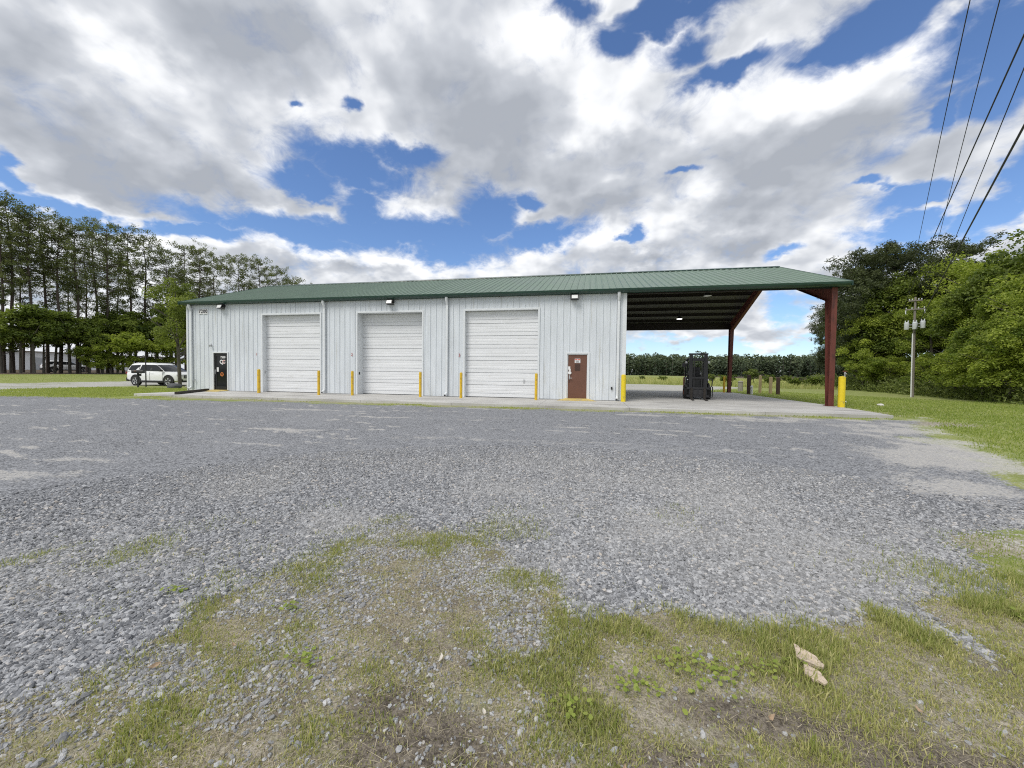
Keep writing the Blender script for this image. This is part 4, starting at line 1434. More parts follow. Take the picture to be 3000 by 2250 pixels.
def make_forklift():
    f = empty('forklift', (5.88, 3.05, 0), R(-90) - R(8.6), 'black forklift parked under the canopy with its forks on the slab', 'forklift')
    K = mat('forklift_black', (.022, .022, .025), .38, 0, .2, 5.)
    S = mat('forklift_dark', (.035, .035, .037), .6)
    org = mat('forklift_orange', (.40, .11, .03), .5, 0, .1, 5.)
    # local x is forward (forks), front axle at x = 0
    MB().prism([(-1.75, .32), (-1.82, .55), (-1.80, 1.0), (-1.68, 1.12), (-1.05, 1.14), (-.42, 1.08), (-.40, .62), (.12, .60), (.16, .30), (-.3, .22), (-1.35, .22)], 'y', -.50, .50).obj('chassis', K, f, bevel=.03)
    MB().prism([(-1.84, .34), (-1.92, .55), (-1.88, 1.02), (-1.70, 1.14), (-1.45, 1.14), (-1.45, .34)], 'y', -.54, .54).obj('counterweight', org, f, bevel=.05)
    for s in (-1, 1):
        MB().prism([(-.45, .45), (.35, .62), (.30, .72), (.0, .84), (-.42, .84)], 'y', s * .50, s * .57).obj('fender', S, f, bevel=.01)
        MB().prism([(-.30, .30), (-1.3, .30), (-1.3, .42), (-.30, .42)], 'y', s * .505, s * .545).obj('step', org, f)
        for x, r_, w_, nm in ((0.0, .345, .135, 'front_wheel'), (-1.42, .27, .10, 'rear_wheel')):
            y = s * (.50 if x == 0 else .46)
            o = MB().lathe([(r_ * .5, -w_), (r_ * .9, -w_), (r_, -w_ * .75), (r_, w_ * .75), (r_ * .9, w_), (r_ * .5, w_)], (0, 0, 0), 'y', 24).obj(nm, M['tyre'], f, smooth=True, loc=(x, y, r_))
            MB().lathe([(0, s * w_ * .5), (.05, s * w_ * .55), (r_ * .5, s * w_ * .35), (r_ * .52, s * w_ * .9)], (0, 0, 0), 'y', 18).obj('hub', org, o, smooth=True)
            if x == 0:
                lug = MB()
                for k in range(14):
                    a = k * 2 * math.pi / 14
                    cx, cz = (r_ + .004) * math.cos(a), (r_ + .004) * math.sin(a)
                    Mx = Matrix.Translation((cx, 0, cz)) @ Matrix.Rotation(-a, 4, 'Y')
                    lug.box(-.012, .012, -w_ * .8, w_ * .8, -.03, .03, Mx)
                lug.obj('tread', M['tyre'], o)
        # overhead guard posts
        MB().tube([(.22, s * .46, .80), (.10, s * .46, 1.35), (-.18, s * .45, 2.08)], .036, 6).obj('front_post', K, f)
        MB().tube([(-1.40, s * .46, 1.08), (-1.30, s * .46, 1.7), (-1.18, s * .45, 2.08)], .034, 6).obj('rear_post', K, f)
        MB().tube([(-.18, s * .45, 2.08), (-1.18, s * .45, 2.10)], .034, 6).obj('guard_rail', K, f)
        # work lights on the front posts
        l = MB().box(-.06, .04, s * .53 - .05, s * .53 + .05, 1.84, 1.96).obj('work_light', K, f, bevel=.01)
        MB().box(.041, .046, s * .53 - .048, s * .53 + .048, 1.843, 1.957).obj('lamp_lens', M['lens'], l)
        MB().lathe([(0, 0), (.03, 0), (.03, .02), (0, .02)], (.36, s * .48, 1.0), 'x', 10).obj('indicator', M['lens'], f)
    for k in range(6):
        y = -.38 + .152 * k
        MB().box(-1.16, -.19, y - .012, y + .012, 2.075, 2.11).obj('guard_bar', K, f)
    MB().box(-.22, -.15, -.47, .47, 2.045, 2.115).box(-1.22, -1.15, -.47, .47, 2.045, 2.115).obj('guard_frame', K, f, bevel=.01)
    MB().lathe([(0, .0), (.10, .0), (.12, .02), (.0, .03)], (-.06, -.62, 1.76), 'x', 14).obj('rear_view_mirror', K, f)
    # mast
    for s in (-1, 1):
        MB().prism([(.30, s * .42), (.44, s * .42), (.44, s * .31), (.41, s * .31), (.41, s * .385), (.33, s * .385), (.33, s * .31), (.30, s * .31)], 'z', .10, 2.30).obj('outer_mast', K, f)
        MB().prism([(.345, s * .37), (.43, s * .37), (.43, s * .26), (.345, s * .26)], 'z', .12, 2.27).obj('inner_mast', K, f)
        MB().cyl((.30, s * .27, .25), (.30, s * .27, 1.95), .04, n=10).obj('lift_cylinder', S, f)
        MB().cyl((.30, s * .40, .80), (-.15, s * .30, .62), .035, n=8).obj('tilt_cylinder', S, f)
        MB().box(.36, .38, s * .18 - .02, s * .18 + .02, .6, 2.1).obj('lift_chain', S, f)
    MB().box(.28, .45, -.45, .45, 2.27, 2.345).obj('mast_top_plate', K, f, bevel=.01)
    MB().box(.33, .43, -.30, .30, 1.96, 2.10).box(.31, .41, -.40, .40, 1.05, 1.15).box(.30, .40, -.40, .40, .18, .30).obj('mast_cross_member', K, f, bevel=.01)
    # carriage, side shifter and load backrest
    MB().box(.45, .52, -.52, .52, .52, .62).box(.45, .52, -.52, .52, .12, .22).box(.46, .51, -.30, -.18, .22, .52).box(.46, .51, .18, .30, .22, .52).box(.46, .51, -.05, .05, .22, .52).obj('carriage', K, f, bevel=.008)
    MB().tube([(.50, -.50, .62), (.52, -.50, .98)], .02, 6).tube([(.50, .50, .62), (.50, .62, .66), (.50, .66, 1.04), (.50, .48, 1.05)], .026, 6).tube([(.50, .66, .66), (.50, .66, .14), (.50, .52, .12)], .028, 6).obj('backrest_frame', K, f)
    MB().box(.44, .50, -.40, .40, .24, .50).obj('shifter_body', S, f)
    for y in (-.30, .30):
        MB().prism([(.525, .58), (.575, .58), (.585, .075), (1.62, .035), (1.64, .028), (1.62, .022), (.56, .030), (.535, .06)], 'y', y - .055, y + .055).obj('fork', M['timber'], f, bevel=.004)
    # seat, wheel, cowl
    MB().box(-1.05, -.60, -.24, .24, 1.10, 1.24).prism([(-1.05, 1.2), (-.95, 1.2), (-1.06, 1.68), (-1.16, 1.68)], 'y', -.23, .23).obj('seat', S, f, bevel=.03)
    MB().prism([(-.25, .60), (.10, .60), (.10, 1.12), (-.10, 1.22), (-.25, 1.10)], 'y', -.42, .42).obj('cowl', K, f, bevel=.02)
    MB().cyl((-.10, 0, 1.15), (-.30, 0, 1.36), .025, n=8).obj('steering_column', S, f)
    sw = MB()
    sw.tube([(-.31 + .12 * math.cos(t) * .7, .17 * math.sin(t), 1.38 + .12 * math.cos(t) * .7) for t in np.linspace(0, 2 * math.pi, 17)], .013, 6)
    sw.obj('steering_wheel', S, f)
    MB().cyl((-1.70, -.36, 1.30), (-1.70, .36, 1.30), .15, n=16).obj('gas_bottle', M['galv'], f, bevel=.02)
    return f


make_forklift()


# ------------------------------------------------------------------ posts, pole, wires, letterbox, stones
M['postbrown'] = mat('brown_stained_wood', (.055, .030, .022), .8, 0, .2, 5., (1, 1, .2))
M['posttan'] = mat('bare_treated_wood', (.34, .27, .15), .8, 0, .2, 5., (1, 1, .2))
M['polewood'] = mat('grey_pole_wood', (.20, .18, .155), .85, 0, .2, 4., (1, 1, .1), bump=.4)
M['pvc'] = mat('white_pvc', (.76, .77, .76), .4, 0, .05)
M['tankgrey'] = mat('pale_grey_enamel', (.62, .65, .67), .4, 0, .06)
M['cable'] = mat('dark_cable', (.012, .012, .014), .6)
M['rock'] = mat('dark_grey_rock', (.085, .088, .095), .85, 0, .35, 3., bump=.8, bscale=12)
M['concretepost'] = mat('old_concrete_post', (.26, .25, .20), .9, 0, .2, 6.)


def posts():
    for x, y, w, h, m, lab in ((11.85, 12.7, .095, 1.42, 'postbrown', 'dark brown square post next to the white pipe behind the canopy'), (13.45, 14.9, .075, 1.40, 'posttan', 'bare tan wooden post nearer the canopy of the two'),
                               (13.9, 14.2, .085, 1.30, 'posttan', 'bare tan wooden post next to the second dark brown post'), (13.85, 12.9, .09, 1.28, 'postbrown', 'dark brown square post at the right end of the post row')):
        p = empty('fence_post', (x, y, hz(x, y)), R(12), lab, 'post', 'posts behind the canopy')
        MB().box(-w, w, -w, w, -.1, h - .04).obj('shaft', M[m], p, bevel=.006)
        MB().add([(-w, -w, h - .041), (w, -w, h - .041), (w, w, h - .041), (-w, w, h - .041), (0, 0, h)], [(0, 1, 4), (1, 2, 4), (2, 3, 4), (3, 0, 4)]).obj('pointed_top', M[m], p)
    p = empty('vent_pipe', (11.75, 11.9, hz(11.75, 11.9)), 0, 'short white capped plastic pipe beside the dark brown post', 'pipe')
    MB().cyl((0, 0, -.1), (0, 0, .52), .075, n=14).obj('pipe', M['pvc'], p, smooth=True)
    MB().lathe([(.085, .50), (.09, .54), (.085, .60), (.05, .65), (0, .665)], n=14).obj('cap', M['pvc'], p, smooth=True)
    p = empty('concrete_stub', (13.1, 17.9, hz(13.1, 17.9)), 0, 'stubby grey concrete post on the grass behind the red rear column', 'post')
    MB().lathe([(0, -.1), (.20, -.1), (.19, .78), (.0, .78)], n=14).obj('shaft', M['concretepost'], p, smooth=True)
    MB().lathe([(.215, .781), (.215, .83), (.12, .90), (0, .91)], n=14).obj('cap', M['concretepost'], p, smooth=True)
    p = empty('meter_post', (11.0, 13.9, hz(11.0, 13.9)), R(20), 'small black box on a thin stake behind the rear red column', 'meter box')
    MB().cyl((0, 0, -.1), (0, 0, .75), .025, n=8).obj('stake', M['satin'], p)
    MB().box(-.09, .09, -.06, .06, .56, .86).obj('box', M['satin'], p, bevel=.01)


posts()


def utility_pole():
    px, py = 26.8, 19.8
    z0 = hz(px, py)
    p = empty('utility_pole', (px, py, z0), R(-30), 'grey wooden utility pole with three transformers in front of the trees', 'utility pole')
    p.scale = (.93, .93, .93)
    H = 8.95
    tube = MB().tube([(0.06, 0, -.3), (.03, 0, H * .35), (0, 0, H * .7), (0, 0, H)], [.115, .105, .09, .075], 12)
    tube.obj('pole_shaft', M['polewood'], p, smooth=True)
    MB().tube([(-.04, -.14, 0), (-.06, -.135, 2.0), (-.08, -.125, 4.0), (-.09, -.12, 5.7)], .045, 8).obj('conduit', M['pvc'], p, smooth=True)
    for z, L in ((8.62, .44), (7.85, .62)):
        a = MB().box(-L, L, -.16, -.07, z - .05, z + .05).obj('cross_arm', M['polewood'], p, bevel=.006)
        for x in (-L + .06, -.2, .2, L - .06):
            MB().lathe([(.02, 0), (.045, .03), (.03, .06), (.05, .09), (.03, .12), (0, .14)], (x, -.115, z + .05), 'z', 10).obj('insulator', M['tankgrey'], a, smooth=True)
    for s in (-1, 1):
        MB().tube([(s * .58, -.12, 7.80), (s * .60, -.18, 7.62), (s * .58, -.2, 7.45)], .035, 8).obj('fuse_cutout', M['tankgrey'], p, smooth=True)
    for x, y in ((-.50, -.20), (0, -.34), (.50, -.20)):
        zb = 6.05 + (.0 if x <= 0 else .08)
        t = MB().lathe([(0, zb), (.145, zb), (.165, zb + .03), (.165, zb + .54), (.172, zb + .58), (.11, zb + .65), (0, zb + .67)], (x, y, 0), 'z', 18).obj('transformer', M['tankgrey'], p, smooth=True)
        for q in (-.09, .09):
            MB().lathe([(.035, 0), (.05, .04), (.03, .08), (.045, .12), (0, .17)], (x + q, y, zb + .66), 'z', 8).obj('bushing', M['tankgrey'], t, smooth=True)
        if x: MB().tube([(x, y, zb + .42), (0, -.05, zb + .42)], .035, 6).tube([(x, y, zb + .18), (0, -.05, zb + .18)], .035, 6).obj('hanger', M['galv'], t)
    # wires run from the pole overhead past the right of the viewer
    A = Vector((px, py, 0))
    def W(u, v, dz):        # the point of a wire that the photograph shows, at its usual height over the yard
        d = ray(u, v)
        k = (dz - CZ) / d[2]
        return Vector((CX + d[0] * k, CY + d[1] * k, dz))
    data = [((-.5, 8.70), (2842, 0), 8.35, .009, 'thin overhead wire farthest left at the top of the picture'), ((.5, 8.70), (2929, 0), 8.35, .009, 'thin overhead wire second from the left'),
            ((-.7, 7.95), (3000, 103), 7.45, .014, 'thick overhead cable third from the left'), ((.75, 7.95), (3000, 200), 7.3, .010, 'thin overhead wire running close under the thick third cable'), ((.0, 5.75), (3000, 369), 5.2, .016, 'thick lowest overhead cable nearest the trees')]
    ca, sa = math.cos(R(-30)), math.sin(R(-30))
    for (lx, lz), (u, v), zz, rr, lab in data:
        a = Vector((px + ca * lx, py + sa * lx, z0 + lz * .93))
        b = W(u, v, zz)
        d = Vector((b.x - a.x, b.y - a.y, 0))
        L = d.length
        e = d / L
        T = L + 24
        s1 = L / T
        zend = a.z + .1
        sag = (a.z + (zend - a.z) * s1 - zz) / (4 * s1 * (1 - s1))
        pts = []
        for k in range(41):
            s = k / 40
            pts.append((a.x + e.x * T * s, a.y + e.y * T * s, a.z + (zend - a.z) * s - 4 * sag * s * (1 - s)))
        o = MB().tube(pts, rr, 6).obj('overhead_wire', M['cable'], smooth=True)
        tag(o, lab, 'wire', 'wires running to the utility pole')


utility_pole()


def yard_things():
    x, y = -31.0, 3.05
    m = empty('letterbox', (x, y, hz(x, y)), R(30), 'black letterbox on a short post in front of the SUV rear wheel', 'letterbox')
    MB().box(-.04, .04, -.04, .04, -.1, 1.02).obj('post', M['satin'], m)
    MB().prism([(-.14, 1.0), (.14, 1.0), (.14, 1.14), (.10, 1.21), (0, 1.24), (-.10, 1.21), (-.14, 1.14)], 'x', -.30, .34).obj('box', M['satin'], m, bevel=.01)
    MB().box(-.32, -.301, -.12, .12, 1.02, 1.20).obj('door', M['black'], m)
    MB().box(-.05, .20, -.016, .0, .80, .98, Matrix.Rotation(R(0), 4, 'Y')).obj('brace', M['satin'], m)
    MB().box(-.12, -.06, -.146, -.141, 1.14, 1.17).obj('flag', M['orange'], m)
    x, y = -31.1, 3.62
    t = empty('sign_post', (x, y, hz(x, y)), 0, 'tall thin dark steel post beside the letterbox', 'post')
    MB().prism([(-.03, -.03), (.03, -.03), (.03, -.015), (.01, -.015), (.01, .03), (-.01, .03), (-.01, -.015), (-.03, -.015)], 'z', -.1, 2.65).obj('channel', M['satin'], t)
    MB().cyl((0, -.02, 2.5), (0, -.045, 2.5), .015, n=6).obj('bolt', M['galv'], t)

    def rock(name, x, y, sx_, sy_, sz_, lab, seed, m, cat='rock', group=None, sub=3):
        bm = bmesh.new()
        bmesh.ops.create_icosphere(bm, subdivisions=sub, radius=1)
        r_ = np.random.default_rng(seed)
        dirs = r_.normal(0, 1, (9, 3))
        for v in bm.verts:
            p = np.array(v.co)
            k = 1 + .10 * np.sin(p @ dirs[0] * 2.1 + 1) + .08 * np.sin(p @ dirs[1] * 3.3)
            for dd in dirs[2:]:
                dd = dd / np.linalg.norm(dd)
                k = min(k, (.78 + .12 * abs(dd[0])) / max(1e-3, p @ dd)) if p @ dd > .7 else k
            v.co = Vector((p[0] * k * sx_, p[1] * k * sy_, max(p[2], -.4) * k * sz_))
        me = bpy.data.meshes.new(name)
        bm.to_mesh(me)
        bm.free()
        me.materials.append(m)
        o = link(name, me, None, (x, y, hz(x, y) + sz_ * .3))
        return tag(o, lab, cat, group)

    rock('boulder', -27.75, 3.05, .44, .34, .30, 'dark grey boulder on the grass at the building corner', 3, M['rock'])
    rock('small_rock', -28.3, 4.4, .26, .2, .12, 'small pale rock beside the tree at the building corner', 5, M['concretepost'])
    wr = mat('white_rock', (.62, .60, .56), .9, 0, .15, 5.)
    rock('white_rock', 13.6, 5.0, .14, .11, .08, 'left white stone of two on the lawn by the slab', 8, wr, group='white stones on the lawn', sub=2)
    rock('white_rock', 14.0, 3.0, .15, .11, .09, 'right white stone of two on the lawn by the slab', 9, wr, group='white stones on the lawn', sub=2)
    # pieces of bark
    bark = mat('bleached_bark', (.56, .46, .36), .85, 0, .25, 8., (1, 4, 1), bump=.7, bscale=40)
    def slab_piece(name, x, y, rz, poly, th, lab, curl):
        vs, fs = [], []
        n = len(poly)
        for z in (0, th):
            for (a, b) in poly: vs.append((a, b, z * (1 - .5 * abs(a) / .1) + curl * (b * b) * 3 + .02))
        fs = [tuple(range(n))[::-1], tuple(range(n, 2 * n))] + [(i, (i + 1) % n, n + (i + 1) % n, n + i) for i in range(n)]
        o = MB().add(vs, fs).obj(name, bark)
        o.location = (x, y, hz(x, y) + .012)
        o.scale = (.66, .66, 1)
        o.rotation_euler = (R(10), R(-4), rz)
        return tag(o, lab, 'bark', 'bark pieces in the grass')
    slab_piece('bark_piece', 1.585, -16.22, R(-28), [(-.090, .085), (-.078, .030), (-.070, -.035), (-.035, -.062), (.020, -.070), (.055, -.078), (.095, -.060), (.100, -.020), (.082, -.012), (.050, .030), (.012, .040), (-.020, .052), (-.050, .058), (-.062, .075)], .020, 'larger pale piece of bark lying in the foreground grass', .4)
    slab_piece('bark_piece', 1.56, -16.33, R(-38), [(-.075, .060), (-.062, .0), (-.045, -.045), (-.01, -.050), (.005, -.068), (.040, -.055), (.070, -.062), (.085, -.030), (.060, -.005), (.030, .030), (-.02, .045)], .014, 'smaller pale piece of bark below the larger one', -.3)
    leafm = mat('dead_leaf', (.40, .29, .19), .8, 0, .25, 20.)
    leafw = mat('bleached_leaf', (.58, .54, .47), .8, 0, .2, 20.)
    spots = [(-.95, -17.1), (.62, -16.98), (1.25, -16.62), (-.25, -16.6), (-1.35, -16.75), (1.9, -16.45), (-.5, -16.25), (-1.6, -16.95), (2.7, -15.95), (.05, -16.85)]
    for k, (x, y) in enumerate(spots):
        s = rng.uniform(.018, .030)
        o = MB().add([(-s, 0, .006), (-.3 * s, .36 * s, .0), (.5 * s, .30 * s, .004), (s, 0, .012), (.5 * s, -.30 * s, .002), (-.3 * s, -.38 * s, .005), (0, 0, -.004)], [(0, 1, 6), (1, 2, 6), (2, 3, 6), (3, 4, 6), (4, 5, 6), (5, 0, 6)]).obj('dry_leaf', leafm if k % 3 else leafw)
        o.location = (x, y, hz(x, y) + .022)
        o.rotation_euler = (rng.normal(0, .3), rng.normal(0, .3), rng.uniform(0, 6.28))
        tag(o, 'small curled dry leaf lying in the foreground grass', 'leaf', 'dry leaves in the foreground')


yard_things()


def white_warehouse():
    b = empty('white_warehouse', (-150, 62, hz(-150, 62) - .3), R(12), 'long pale warehouse showing behind the pine trunks', 'building')
    wm = mat('warehouse_white', (.78, .79, .80), .5, 0, .06, .3)
    MB().box(-5, 5, -52, 34, 0, 5.2).obj('wall', wm, b)
    MB().prism([(-6, 5.2), (6, 5.2), (0, 6.6)], 'y', -53, 35).obj('roof', wm, b)
    for k in range(8):
        MB().box(5.0, 5.05, -46 + 9.5 * k, -42 + 9.5 * k, 0, 3.6).obj('loading_door', M['galv'], b)


white_warehouse()


# ------------------------------------------------------------------ vegetation
M['bark_pine'] = mat('pine_bark', (.075, .058, .048), .9, 0, .3, 4., (1, 1, .3), bump=.8, bscale=14)
M['bark_grey'] = mat('grey_bark', (.10, .09, .075), .9, 0, .3, 4., (1, 1, .3), bump=.6, bscale=14)
M['needle'] = leaf_mat('pine_needles', (.048, .070, .026), (.205, .230, .080), .28, .6)
M['needle_dark'] = leaf_mat('dark_pine_needles', (.030, .046, .021), (.118, .138, .056), .22, .6)
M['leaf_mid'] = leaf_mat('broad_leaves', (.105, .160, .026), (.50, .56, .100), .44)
M['leaf_dark'] = leaf_mat('dark_leaves', (.060, .098, .018), (.29, .35, .062), .38)  # darker green foliage of the understory and some other trees and bushes
M['leaf_pale'] = leaf_mat('feathery_leaves', (.095, .135, .026), (.34, .39, .085), .4)
M['leaf_shrub'] = leaf_mat('shrub_leaves', (.075, .110, .026), (.30, .34, .10), .38)


def quads(cent, nrm, L, W, g, tint, name, m):
    """flat leaf quads (kite shaped) with centres, normals, length, width"""
    n = len(cent)
    nrm = nrm / (np.linalg.norm(nrm, axis=1, keepdims=True) + 1e-9)
    t = g.normal(0, 1, (n, 3))
    t -= nrm * (t * nrm).sum(1, keepdims=True)
    t /= np.linalg.norm(t, axis=1, keepdims=True) + 1e-9
    b = np.cross(nrm, t)
    L, W = np.asarray(L).reshape(-1, 1), np.asarray(W).reshape(-1, 1)
    P = np.stack([cent - t * L * .5, cent + b * W * .5 + t * L * .08, cent + t * L * .5, cent - b * W * .5 + t * L * .08], 1)
    F = np.arange(n * 4).reshape(-1, 4)
    return np_mesh(name, P.reshape(-1, 3), F, m, {'tint': np.repeat(tint, 4)})


def make_pine(seed, H=22., crown0=.45, spread=3.6, nbr=46, m='needle', dens=.50):
    g = np.random.default_rng(seed)
    t = MB()
    bend = g.normal(0, .25, (5, 2))
    tp = []
    for k in range(9):
        s = k / 8
        tp.append((np.interp(s, np.linspace(0, 1, 5), bend[:, 0]) * s, np.interp(s, np.linspace(0, 1, 5), bend[:, 1]) * s, -.3 + (H + .1) * s))
    r0 = H * .0105
    t.tube(tp, [r0 * (1 - .86 * k / 8) for k in range(9)], 8)
    tp = np.array(tp)
    C, T = [], []
    for i in range(nbr):
        s = crown0 + (1 - crown0) * (i + g.uniform(0, 1)) / nbr
        base = np.array([np.interp(s, np.linspace(0, 1, 9), tp[:, q]) for q in range(3)])
        env = math.sin(math.pi * min(1, (1 - s) / (1 - crown0) * .86 + .14)) ** .7
        L = spread * env * g.uniform(.45, 1.15) + .35
        if s < crown0 + .12 and g.uniform() < .4: L *= .55
        a = g.uniform(0, 6.283)
        rise = g.uniform(-.05, .45) * L * (.4 + s)
        dv = np.array([math.cos(a), math.sin(a), 0])
        pts = [base, base + dv * L * .5 + np.array([0, 0, rise * .3]), base + dv * L + np.array([0, 0, rise])]
        t.tube(pts, [r0 * .28 * (1.2 - s) + .02, .03, .012], 5)
        nc = max(4, int(L * 3.6 * dens))
        for _ in range(nc):
            q = g.uniform(.42, 1.02)
            p = base + dv * L * q + np.array([0, 0, rise * q * q]) + g.normal(0, .22 + .13 * L * .5, 3) * np.array([1, 1, .8])
            C.append(p)
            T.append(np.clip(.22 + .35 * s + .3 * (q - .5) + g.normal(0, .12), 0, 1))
    for _ in range(int(26 * dens)):
        C.append(tp[-1] + g.normal(0, .6, 3) + np.array([0, 0, -.35]))
        T.append(.6)
    C, T = np.array(C), np.array(T)
    per = 24
    off = g.normal(0, 1, (len(C), per, 3))
    off = off / np.linalg.norm(off, axis=2, keepdims=True) * g.uniform(.12, .50, (len(C), per, 1))
    off[..., 2] *= .85
    cent = (C[:, None] + off).reshape(-1, 3)
    nrm = g.normal(0, 1, cent.shape) + np.array([0, 0, .5])
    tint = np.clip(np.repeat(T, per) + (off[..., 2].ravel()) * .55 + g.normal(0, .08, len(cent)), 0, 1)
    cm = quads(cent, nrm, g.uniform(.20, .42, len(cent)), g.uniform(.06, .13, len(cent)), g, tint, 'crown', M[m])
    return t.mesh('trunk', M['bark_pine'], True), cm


def make_broad(seed, H=12., rad=3.6, low=.15, ncl=95, per=170, leaf=.19, m='leaf_mid', clr=(.7, 1.25), bark='bark_grey', nlimb=9):
    g = np.random.default_rng(seed)
    t = MB()
    lean = g.normal(0, .35, 2)
    top = np.array([lean[0], lean[1], H * .86])
    t.tube([(0, 0, -.3), tuple(top * .35), tuple(top * .7), tuple(top)], [H * .016, H * .013, H * .007, .02], 8)
    zc = H * (low + 1) / 2
    hz_ = H * (1 - low) / 2
    for _ in range(nlimb):
        s = g.uniform(.25, .75)
        a = g.uniform(0, 6.283)
        L = rad * g.uniform(.5, .95)
        b = top * s
        t.tube([b, b + np.array([math.cos(a) * L * .5, math.sin(a) * L * .5, L * .35]), b + np.array([math.cos(a) * L, math.sin(a) * L, L * .65])], [H * .006, .04, .012], 5)
    # big lobes first, clumps on the lobes: an uneven outline with hollows
    nl = 9
    lob = g.normal(0, 1, (nl, 3))
    lob /= np.linalg.norm(lob, axis=1, keepdims=True)
    lob = lob * np.array([rad * .62, rad * .62, hz_ * .66]) * g.uniform(.55, 1.0, (nl, 1))
    lr = rad * g.uniform(.38, .62, nl)
    C, N_ = [], []
    for i in range(ncl):
        k = g.integers(nl)
        d = g.normal(0, 1, 3)
        d /= np.linalg.norm(d)
        if d[2] < -.5: d[2] *= -.6
        p = lob[k] + d * lr[k] * g.uniform(.55, 1.08) * np.array([1, 1, .9])
        C.append(p + np.array([lean[0] * .6, lean[1] * .6, zc]))
        N_.append(d)
    C = np.array(C)
    C[:, 2] = np.maximum(C[:, 2], H * low * .8 + .2)
    rc = g.uniform(clr[0], clr[1], ncl) * rad / 3.6 * .78
    off = g.normal(0, 1, (ncl, per, 3))
    off /= np.linalg.norm(off, axis=2, keepdims=True)
    off[..., 2] = np.where(off[..., 2] < -.6, -off[..., 2], off[..., 2])
    rr = g.uniform(.25, 1, (ncl, per, 1)) ** .6
    cent = (C[:, None] + off * rr * rc[:, None, None] * np.array([1, 1, .85])).reshape(-1, 3)
    nrm = off.reshape(-1, 3) * .8 + g.normal(0, .75, cent.shape) + np.array([0, 0, .35])
    ct = g.normal(.42, .15, ncl)
    tint = np.clip(np.repeat(ct, per) + g.normal(0, .13, len(cent)), 0, 1)
    cm = quads(cent, nrm, g.uniform(.75, 1.35, len(cent)) * leaf, g.uniform(.5, .85, len(cent)) * leaf, g, tint, 'crown', M[m])
    return t.mesh('trunk', M[bark], True), cm


def place(proto, name, x, y, H0, H, lab, group, rz=None, wide=1., cat='tree'):
    z = hz(x, y)
    o = empty(name, (x, y, z), rng.uniform(0, 6.28) if rz is None else rz, lab, cat, group)
    s = H / H0
    o.scale = (s * wide, s * wide, s)
    link('trunk', proto[0], o)
    link('crown', proto[1], o)
    return o


ORD = ['first', 'second', 'third', 'fourth', 'fifth', 'sixth', 'seventh', 'eighth', 'ninth', 'tenth', 'eleventh', 'twelfth', 'thirteenth', 'fourteenth', 'fifteenth', 'sixteenth', 'seventeenth', 'eighteenth',
       'nineteenth', 'twentieth', 'twenty-first', 'twenty-second']


